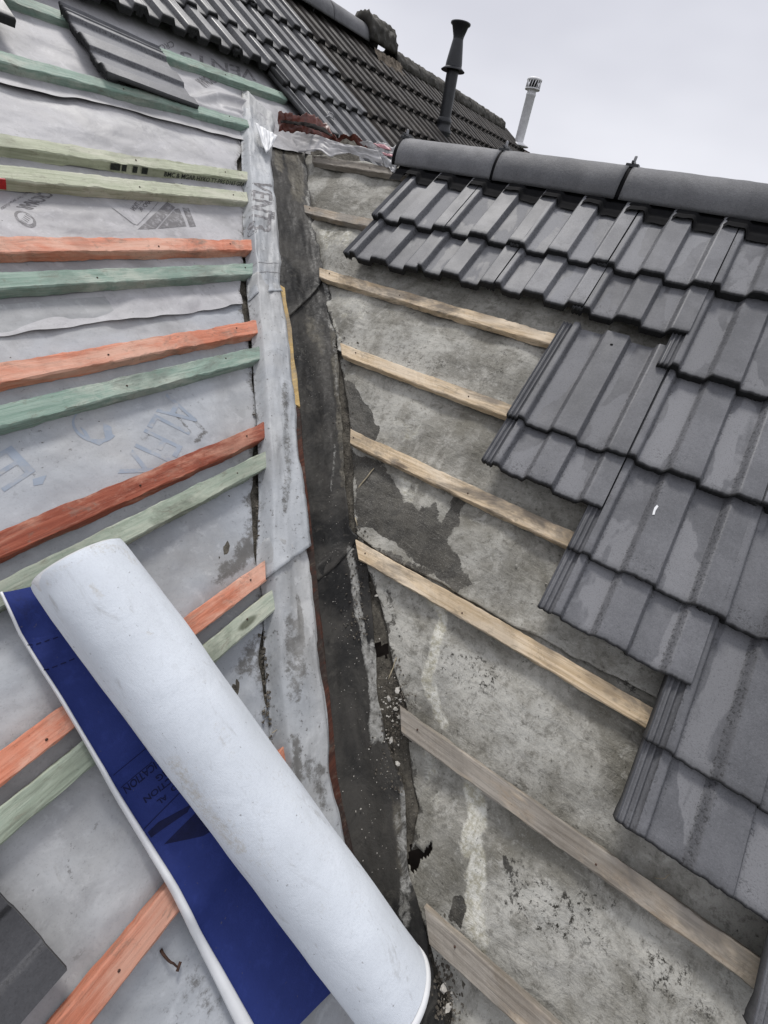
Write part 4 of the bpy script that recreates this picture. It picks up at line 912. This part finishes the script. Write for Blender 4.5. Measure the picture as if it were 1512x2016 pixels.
# rolled ends: a spiral of layers
for zc, sg in ((.001, -1), (LEN-.001, 1)):
    th = np.linspace(0, 2*math.pi*9, 500); rs = .018 + (RAD-.024)*th/th[-1]; Vs = []
    for q in (0, 1):
        for t, r in zip(th, rs): Vs.append((r*math.sin(t), r*math.cos(t), zc - sg*(.004 + .03*q)))
    fs = [(i, i+1, 500+i+1, 500+i) for i in range(499)]
    o = mesh('rolled_layers', Vs, fs, M['rollend'], roll, cols=np.zeros((1000, 3))); md = o.modifiers.new('thickness', 'SOLIDIFY'); md.thickness = .0042
    if sg > 0: lathe('end_rim', [(RAD-.004, zc-.02), (RAD-.004, zc+.002), (RAD+.0005, zc+.004), (RAD+.0008, zc+.014), (RAD-.002, zc+.0165), (RAD-.006, zc+.016), (RAD-.018, zc+.008)], M['whitebright'], roll, None, 60)
    else: lathe('end_rim', [(RAD-.016, zc+.010), (RAD-.014, zc-.006), (RAD-.0050, zc-.004), (RAD-.0040, zc+.02)], M['rollend'], roll, None, 60)
# blue sheet: from below the roll out to its left edge
bl_left_px = [(4, 1170), (40, 1245), (100, 1340), (160, 1440), (220, 1540), (300, 1665), (348, 1745), (390, 1825), (440, 1910), (500, 2016), (540, 2090)]
qb = LPs(bl_left_px, .034)
nu = 110; tt = np.linspace(0, 1, nu); nvb = 44; vb = np.linspace(0, 1, nvb)
dcum = np.r_[0, np.cumsum(np.linalg.norm(np.diff(qb, axis=0), axis=1))]; dcum /= dcum[-1]
lefts = np.stack([np.interp(tt, dcum, qb[:, 0]), np.interp(tt, dcum, qb[:, 1])], -1)
T1b = 1.585
rts = np.stack([sA + (sB-sA)*(T0+.012 + (T1b-T0)*tt), xA + (xB-xA)*(T0 + (T1b-T0)*tt) + .01], -1)
# keep the lower edge of the sheet straight across, a little above the roll's lower end
G = lefts[:, None]*(1-vb)[None, :, None] + rts[:, None]*vb[None, :, None]
Sb, Xb = G[..., 0], G[..., 1]
def batt_h(S): 
    h = np.zeros_like(S)
    for st in (1.523, 1.276, 1.208, .927): h = np.maximum(h, np.exp(-(np.maximum(np.abs(S-(st-.022))-.026, 0)/.05)**2))
    return h
nb = .010 + .0285*batt_h(Sb) + .0025*fbm(Sb*6, Xb*6, 220, 3)
nb = nb + .006*np.exp(-vb[None]/.08)
cb = np.zeros(Sb.shape + (3,)); q = LPs([(40, 1190), (60, 1210)], .03); cb[..., 0] = .9*(1-sstep(.004, .03, seg_dist(np.stack([Sb, Xb], -1), q)))
bsheet = sheet('unrolled_sheet', L3(Sb, Xb, nb), M['blue'], None, cb, flip=False)
blue_tree = bvh_of(bsheet)
me = bsheet.data; co = np.empty(len(me.vertices)*3); me.vertices.foreach_get('co', co); co = co.reshape(-1, 3)
co = (co - A0) @ Mroll_np; me.vertices.foreach_set('co', co.ravel()); me.update(); bsheet.parent = roll
bsheet['label'] = 'deep blue unrolled inner face with faint dark print'
def to_roll(o):
    me = o.data; co = np.empty(len(me.vertices)*3); me.vertices.foreach_get('co', co); co = co.reshape(-1, 3)
    me.vertices.foreach_set('co', ((co - A0) @ Mroll_np).ravel()); me.update(); o.parent = roll; return o
# white lip: the sheet's edge curled over, showing the white face
wl = np.interp(tt, [0, .05, .12, .3, .45, .62, .75, 1], [.001, .0015, .002, .003, .006, .010, .012, .024])
dirn = lefts - rts; dirn /= np.linalg.norm(dirn, axis=1)[:, None]
kk = np.linspace(0, 1, 10)
Sl = lefts[:, 0:1] + dirn[:, 0:1]*wl[:, None]*kk[None]; Xl = lefts[:, 1:2] + dirn[:, 1:2]*wl[:, None]*kk[None]
nl_ = (nb[:, 0:1] + .003) + .010*np.sin(kk*math.pi*.62)[None]*(.4+wl[:, None]/.03*.6) - .012*kk[None]**2
to_roll(sheet('white_lip', L3(Sl, Xl, nl_), M['whitebright'], flip=True, thick=.0015))

# ------------------------------------------------------------------ printed marks (flat ink on the sheets)
def text_data(txt, shear=0.0):
    cv = bpy.data.curves.new('txt', 'FONT'); cv.body = txt; cv.size = 1.0; cv.shear = shear; cv.resolution_u = 3; cv.offset = 0.0 if txt in ('ALFIX', 'E') else .018
    o = bpy.data.objects.new('txt', cv); link(o); dg = bpy.context.evaluated_depsgraph_get(); me = bpy.data.meshes.new_from_object(o.evaluated_get(dg))
    V = np.array([v.co[:2] for v in me.vertices]); f = [tuple(p.vertices) for p in me.polygons]
    bpy.data.objects.remove(o); bpy.data.meshes.remove(me); return V, f
def text_on(name, txt, pxs, n, mat, parent=None, plane='L', shear=0.0, lift=.0007):
    """pxs: baseline start, baseline end, top of first letter (pixels, cast onto the sheet)."""
    V, f = text_data(txt, shear); lo = V.min(0); hi = V.max(0); V = (V - lo)/(hi - lo)
    fn = LP if plane == 'L' else RP
    a, b, t = [fn(*q, n) for q in pxs]
    P = a + (b-a)*V[:, :1] + (t-a)*V[:, 1:2]
    W3 = (L3 if plane == 'L' else R3)(P[:, 0], P[:, 1], n)
    return settle(mesh(name, W3, f, mat, smooth=False), parent, plane, lift)
def poly_on(name, polys, n, mat, parent=None, plane='L', lift=.0007):
    V = []; f = []; fn = LP if plane == 'L' else RP; e = L3 if plane == 'L' else R3
    for p in polys:
        k = len(V)
        for q in p:
            g = fn(*q, n); V.append(e(g[0], g[1], n))
        f.append(tuple(range(k, k+len(p))))
    return settle(mesh(name, np.array(V), f, mat, smooth=False), parent, plane, lift)
def settle(o, parent, plane, lift):
    key = parent.name
    if key not in BV: BV[key] = blue_tree if parent is roll else bvh_of(parent)
    conform(o, BV[key], nL if plane == 'L' else nR, lift)
    if parent is roll: to_roll(o)
    else: o.parent = parent
    return o
def lines_on(name, pts, wpx, n, mat, parent, lift=.0007):
    for q in pline(pts, wpx): poly_on(name, [q], n, mat, parent, lift=lift)
u_mid = [o for o in bpy.data.objects if o.name.startswith('roof_underlay')]
lab_of = lambda key: [o for o in u_mid if key in o['label']][0]
FM, FL_, FU = lab_of('two lap edges'), lab_of('faded'), lab_of('upper grey')
PN = .0105
k1 = lambda a, b: (a/9.45, 360 + b/9.45)
text_on('print', 'CROMAR', [k1(760, 100), k1(290, 385), k1(1020, 175)], PN, M['ink'], FM)
text_on('print', 'building products', [k1(520, 60), k1(-10, 390), k1(565, 120)], PN, M['inkmid'], FM)
def oval(cx_, cy_, a, b, rot, n=28): return [(cx_ + a*math.cos(t)*math.cos(rot) - b*math.sin(t)*math.sin(rot), cy_ + a*math.cos(t)*math.sin(rot) + b*math.sin(t)*math.cos(rot)) for t in np.linspace(0, 2*math.pi, n, endpoint=False)]
poly_on('printed_emblem', [oval(49.5, 425.5, 25, 12.5, .58)], PN, M['inkmid'], FM)
poly_on('printed_emblem', [oval(49.5, 425.0, 17.5, 9.5, .58)], PN, M['felt'], FM, lift=.0011)
bars = []
for i in range(5):
    x0, y0 = 41 + i*2.6*1.0 - i*.2, 428 - i*3.1; bars.append([(x0, y0), (x0+12, y0+8.0), (x0+11.3, y0+9.3), (x0-.7, y0+1.3)])
poly_on('printed_emblem', bars, PN, M['ink'], FM, lift=.0015)
k2 = lambda a, b: (220 + a/7.56, 320 + b/7.56)
poly_on('printed_chevron', [[k2(395, 955), k2(830, 560), k2(955, 640), k2(660, 940)], [k2(700, 935), k2(945, 670), k2(1010, 650), k2(1120, 920)], [k2(1055, 640), k2(1155, 650), k2(1262, 925), k2(1170, 930)], [k2(420, 270), k2(470, 225), k2(560, 345), k2(540, 400)], [k2(480, 225), k2(690, 255), k2(860, 380), k2(590, 350)], [k2(720, 255), k2(950, 280), k2(870, 350)], [k2(940, 385), k2(1050, 285), k2(1080, 400)]], PN, M['inkmid'], FM)
def pline(pts, wpx):
    out = []
    for (x0, y0), (x1, y1) in zip(pts[:-1], pts[1:]):
        L = math.hypot(x1-x0, y1-y0); nx, ny = -(y1-y0)/L*wpx/2, (x1-x0)/L*wpx/2
        out.append([(x0+nx, y0+ny), (x1+nx, y1+ny), (x1-nx, y1-ny), (x0-nx, y0-ny)])
    return out
for pl_, wd_ in (([k2(700, 560), k2(545, 735), k2(390, 890), k2(330, 875), k2(150, 750), k2(0, 640)], 1.2), ([k2(110, 290), k2(210, 205)], 1.3), ([k2(330, 310), k2(450, 205)], 1.5)): lines_on('printed_line', pl_, wd_, PN, M['inkmid'], FM)
text_on('print', 'PROTECTION', [k2(560, 440), k2(350, 690), k2(490, 400)], PN, M['ink'], FM); text_on('print', 'VAPOUR', [k2(640, 520), k2(450, 700), k2(580, 480)], PN, M['ink'], FM)
text_on('print', 'CROMAR', [(300+640/5.82, 60+480/5.82), (300+490/5.82, 60+540/5.82), (300+760/5.82, 60+570/5.82)], .016, M['inkmid'], FU)
text_on('print', 'VENT3', [(300+1180/5.82, 60+430/5.82), (300+320/5.82, 60+190/5.82), (300+1200/5.82, 60+560/5.82)], .016, M['inkmid'], FU)
text_on('print', 'CRO', [(340, 74), (312, 84), (346, 86)], .016, M['inkmid'], FU)
# large faded blue print
text_on('print', 'ALFIX', [(330, 772), (232, 930), (398, 808)], .007, M['inkblue'], FL_)
ov = oval(187, 835, 46, 33, .25, 40); ovi = oval(186, 833, 40, 28, .25, 40)
ring = [[ov[i], ov[i+1], ovi[i+1], ovi[i]] for i in range(2, 24)]
poly_on('printed_emblem', ring + [[(203, 830), (220, 838), (222, 852), (210, 866), (205, 850)], [(158, 838), (170, 846), (180, 862), (205, 868), (196, 874), (172, 864)]], .007, M['inkblue'], FL_)
text_on('print', 'E', [(22, 873), (-45, 912), (70, 924)], .007, M['inkblue'], FL_)
poly_on('printed_emblem', [[(64, 940), (92, 932), (84, 950), (66, 953)]], .007, M['inkblue'], FL_)
# strip print
k3 = lambda a, b: (470 + a/11.2, 300 + b/11.2)
st_top = [o for o in bpy.data.objects if o.name.startswith('membrane_strip') and 'top printed' in o['label']][0]
def tx_strip(txt, pxs, mat, n): return text_on('print', txt, pxs, n, mat, st_top)
tx_strip('VENT3', [k3(320, 520), k3(255, 1590), k3(760, 690)], M['inkmid'], .0575)
poly_on('printed_emblem', pline(oval(*k3(350, 1650), 6.6, 5, .6, 14) + [oval(*k3(350, 1650), 6.6, 5, .6, 14)[0]], 1.0), .0575, M['ink'], st_top); tx_strip('R', [k3(330, 1620), k3(320, 1680), k3(390, 1640)], M['ink'], .0575)
tx_strip('my', [k3(690, 1290), k3(700, 1440), k3(800, 1310)], M['inkmid'], .0575)
poly_on('printed_emblem', pline([(500, 513), (553, 514)], 1.0) + pline([(502, 533), (555, 532)], 1.0), .0575, M['inkmid'], st_top)
# dark print on the blue sheet (upside down, partly under the roll)
k4 = lambda a, b: (210 + a/6.574, 1440 + b/6.574)
BN = .0385
text_on('print', 'ICATION', [k4(640, 400), k4(225, 735), k4(690, 490)], BN, M['bluepat'], roll); text_on('print', 'NG', [k4(830, 480), k4(660, 600), k4(880, 545)], BN, M['bluepat'], roll)
text_on('print', 'CTION', [k4(860, 600), k4(500, 880), k4(900, 670)], BN, M['bluepat'], roll); text_on('print', 'O', [k4(940, 690), k4(860, 750), k4(975, 745)], BN, M['bluepat'], roll); text_on('print', 'AL', [k4(800, 830), k4(680, 920), k4(840, 885)], BN, M['bluepat'], roll)
for pl_, wd_ in (([k4(90, 570), k4(560, 190)], 1.4), ([k4(200, 740), k4(620, 400)], 1.4), ([k4(510, 1290), k4(1010, 790)], 1.6)): lines_on('printed_line', pl_, wd_, BN, M['bluepat'], roll)
for a in range(4): lines_on('printed_line', [(54+17*a, 1270-5.5*a), (64+17*a, 1266-5.5*a)], 2.2, BN, M['bluepat'], roll)
for a in range(5): lines_on('printed_line', [(86+17*a, 1319-7*a), (97+17*a, 1315-7*a)], 2.2, BN, M['bluepat'], roll)
poly_on('printed_panel', [[k4(560, 1330), k4(700, 1200), k4(1130, 960), k4(1080, 1060), k4(700, 1330), k4(600, 1400)]], BN, M['bluepat'], roll, lift=.0005); poly_on('printed_panel', [[k4(760, 1480), k4(1180, 1060), k4(1330, 1300), k4(1250, 1350)]], BN, M['bluepat'], roll, lift=.0005)

# stamp on the dark side of the upper yellow-green batten
bt = [o for o in bpy.data.objects if 'dark stamped side' in o.get('label', '')][0]
V, f = text_data('BMC & MGAR HYKO TT-PRS D165 GRADE'); lo = V.min(0); hi = V.max(0); V = (V-lo)/(hi-lo)
mesh('stamp', np.stack([-.42 + V[:, 0]*.37, np.full(len(V), -.0485), -.022 + V[:, 1]*.017], -1), f, M['inkblack'], bt, smooth=False)
for x0, x1 in ((-.60, -.57), (-.565, -.55), (-.53, -.515), (-.50, -.48)):
    mesh('stamp', [(x0, -.0485, -.023), (x1, -.0485, -.023), (x1, -.0485, -.002), (x0, -.0485, -.002)], [(0, 1, 2, 3)], M['inkblack'], bt, smooth=False)

# ------------------------------------------------------------------ debris
def rock(name, P, size, mat, seed, flat=.6, parent=None):
    r = random.Random(seed); V = []; n1, n2 = 4, 6; ph = [r.uniform(.38, 1.35) for _ in range(60)]
    V.append((0, 0, size*flat)); 
    for i in range(1, n1):
        th = math.pi*i/n1
        for j in range(n2):
            a = 2*math.pi*j/n2; q = size*ph[(i*n2+j) % 60]; V.append((q*math.sin(th)*math.cos(a), q*math.sin(th)*math.sin(a)*.75, q*math.cos(th)*flat))
    V.append((0, 0, -size*flat)); f = [(0, 1+j, 1+(j+1) % n2) for j in range(n2)]
    for i in range(n1-2):
        for j in range(n2): f.append((1+i*n2+j, 1+(i+1)*n2+j, 1+(i+1)*n2+(j+1) % n2, 1+i*n2+(j+1) % n2))
    l = len(V)-1; f += [(l, 1+(n1-2)*n2+(j+1) % n2, 1+(n1-2)*n2+j) for j in range(n2)]
    return np.array(V), f
def rocks_mesh(name, items, mat, label, cat):
    AV = []; AF = []; k = 0
    for i, (P, size, fl) in enumerate(items):
        V, f = rock('', P, size, None, i+500, fl); a = random.random()*6.28
        R_ = np.array([[math.cos(a), -math.sin(a), 0], [math.sin(a), math.cos(a), 0], [0, 0, 1]]); V = V @ R_.T + np.array(P)
        AV.append(V); AF += [tuple(q+k for q in g) for g in f]; k += len(V)
    o = mesh(name, np.concatenate(AV), AF, mat, smooth=False); return tag(o, label, cat, kind='stuff')
it = []
for _ in range(1100):
    px, py = random.choice([(random.gauss(772, 16), random.uniform(1290, 1560)), (random.gauss(702, 14), random.uniform(900, 1260)), (random.gauss(690, 14), random.uniform(640, 1060)), (random.gauss(880, 14), random.uniform(1830, 2010)), (random.gauss(790, 12), random.uniform(1360, 1460))])
    wq, dq = VPr(px, py); it.append((V3(wq, dq, .002), random.uniform(.0012, .0040), .6))
rocks_mesh('mortar_grit', it, M['crumb'], 'loose dark grit scattered in the valley channel beside the lining', 'grit')
it = []
for _ in range(230):
    px, py = random.choice([(random.gauss(765, 12), random.uniform(1330, 1400)), (random.gauss(775, 16), random.uniform(1370, 1470)), (random.gauss(668, 7), random.uniform(630, 700)), (random.gauss(705, 25), random.uniform(1000, 1700)), (random.gauss(885, 12), random.uniform(1840, 2000)), (random.gauss(605, 4), random.uniform(330, 480))])
    wq, dq = VPr(px, py); it.append((V3(wq, dq, .006), random.uniform(.0007, .0030), .5))
for _ in range(170):
    py = random.uniform(560, 1720); px = np.interp(py, [560, 900, 1100, 1300, 1500, 1720], [600, 640, 660, 690, 715, 745]) + random.gauss(8, 24)
    wq, dq = VPr(px, py); it.append((V3(wq, dq, .006), random.uniform(.0006, .0016), .5))
rocks_mesh('mortar_crumbs', it, M['flake'], 'small white mortar crumbs scattered down the valley', 'crumbs')
it = []
for _ in range(330):
    py = random.uniform(470, 1480); px = np.interp(py, [470, 640, 860, 1010, 1180, 1300, 1400, 1480], [490, 498, 510, 512, 518, 522, 526, 535]) + random.gauss(0, 5)
    s, x = LP(px, py, 0); it.append((L3(s, x, .003), random.uniform(.0016, .0055), .5))
rocks_mesh('dirt_clods', it, M['crumb'], 'brown dirt clods in the gap between the left underlay and the membrane strip', 'dirt')
fl_px = [(782, 1360, .016, 'pale torn mortar flake under the twig in the valley channel'), (766, 1376, .012, 'white ring-shaped mortar flake in the crumb heap'), (778, 1396, .011, 'white mortar flake at the foot of the crumb heap'), (786, 1412, .010, 'narrow white mortar flake touching the grey-brown batten end'), (788, 1378, .007, 'small jagged white flake right of the crumb heap'), (770, 1458, .010, 'lone pale flake below the batten end in the dark channel'), (783, 1505, .010, 'pale flake above the notch in the lower felt edge'), (785, 1524, .006, 'brown pebble near the notch in the lower felt edge'), (664, 656, .010, 'white mortar flake beside the third right batten'), (740, 1174, .008, 'pale triangular chip in the dark channel above the small hole'), (797, 1150, .009, 'grey chip resting below the long pale batten'), (872, 1945, .014, 'pale mortar lump in the channel at the bottom of the valley'), (880, 1985, .014, 'white mortar slab lowest in the valley channel'), (1075, 1150, .006, 'white pebble lying alone on the old felt above the long batten'), (1016, 1113, .005, 'tiny pale pebble on the old felt under the step of tiles')]
for i, (px, py, sz, lab) in enumerate(fl_px):
    sz *= .72
    if px > 900: s, y = RP(px, py); P = R3(s, y, .004)
    else: wq, dq = VPr(px, py); P = V3(wq, dq, .008)
    V, f = rock('', P, sz, None, 900+i, .4); o = mesh('mortar_flake', V, f, M['flake'] if i != 7 else M['crumb'], smooth=False)
    o.matrix_world = Matrix.Translation(tuple(P)) @ Matrix.Rotation(i*1.3, 4, 'Z') @ Matrix.Rotation(math.radians(-25), 4, 'Y'); tag(o, lab, 'mortar flake', 'mortar flakes in the valley')
def twig(px0, px1, n, rad, mat, lab, name='twig', cat='twig', plane='R', bend=.004, kids=None):
    e, fn = (R3, RP) if plane == 'R' else (L3, LP)
    a = e(*fn(*px0, n), n); b = e(*fn(*px1, n), n); m = 8; tt_ = np.linspace(0, 1, m)
    nn_ = nR if plane == 'R' else nL
    P = a + (b-a)*tt_[:, None] + nn_*(bend*np.sin(tt_*math.pi))[:, None] + .0015*np.stack([vn(tt_*4, tt_*0, 310), vn(tt_*4, tt_*0, 312), tt_*0], -1)
    o = tube(name, P, np.linspace(rad, rad*.6, m), mat, None, 6); return tag(o, lab, cat)
twig((705, 962), (737, 922), .004, .0022, M['straw'], 'straw-coloured twig lying across the wet dark felt'); twig((765, 1338), (781, 1295), .008, .0016, M['straw'], 'thin pale twig standing in the crumb heap')
twig((653, 1455), (663, 1473), .03, .0022, M['straw'], 'short pale splinter at the edge of the membrane strip'); twig((535, 1445), (552, 1425), .01, .001, M['straw'], 'fine pale straw beside the wood block at the strip', plane='L')
twig((700, 1020), (704, 1036), .004, .0018, M['straw'], 'small curled straw in the valley beside the lining lap'); twig((1290, 1730), (1320, 1722), .01, .0008, M['straw'], 'hair-thin straw beside the lowest long batten')
nl = twig((316, 1872), (350, 1905), .006, .0024, M['rust'], 'rusty bent nail lying on the underlay below the orange batten', 'rusty_nail', 'nail', 'L', .003)
nh_ = L3(*LP(352, 1903, .006), .006)
tube('nail_head', [nh_ + np.array([.005, .0025, .0]), nh_ - np.array([.005, .0025, 0])], .0026, M['rust'], nl, 7)
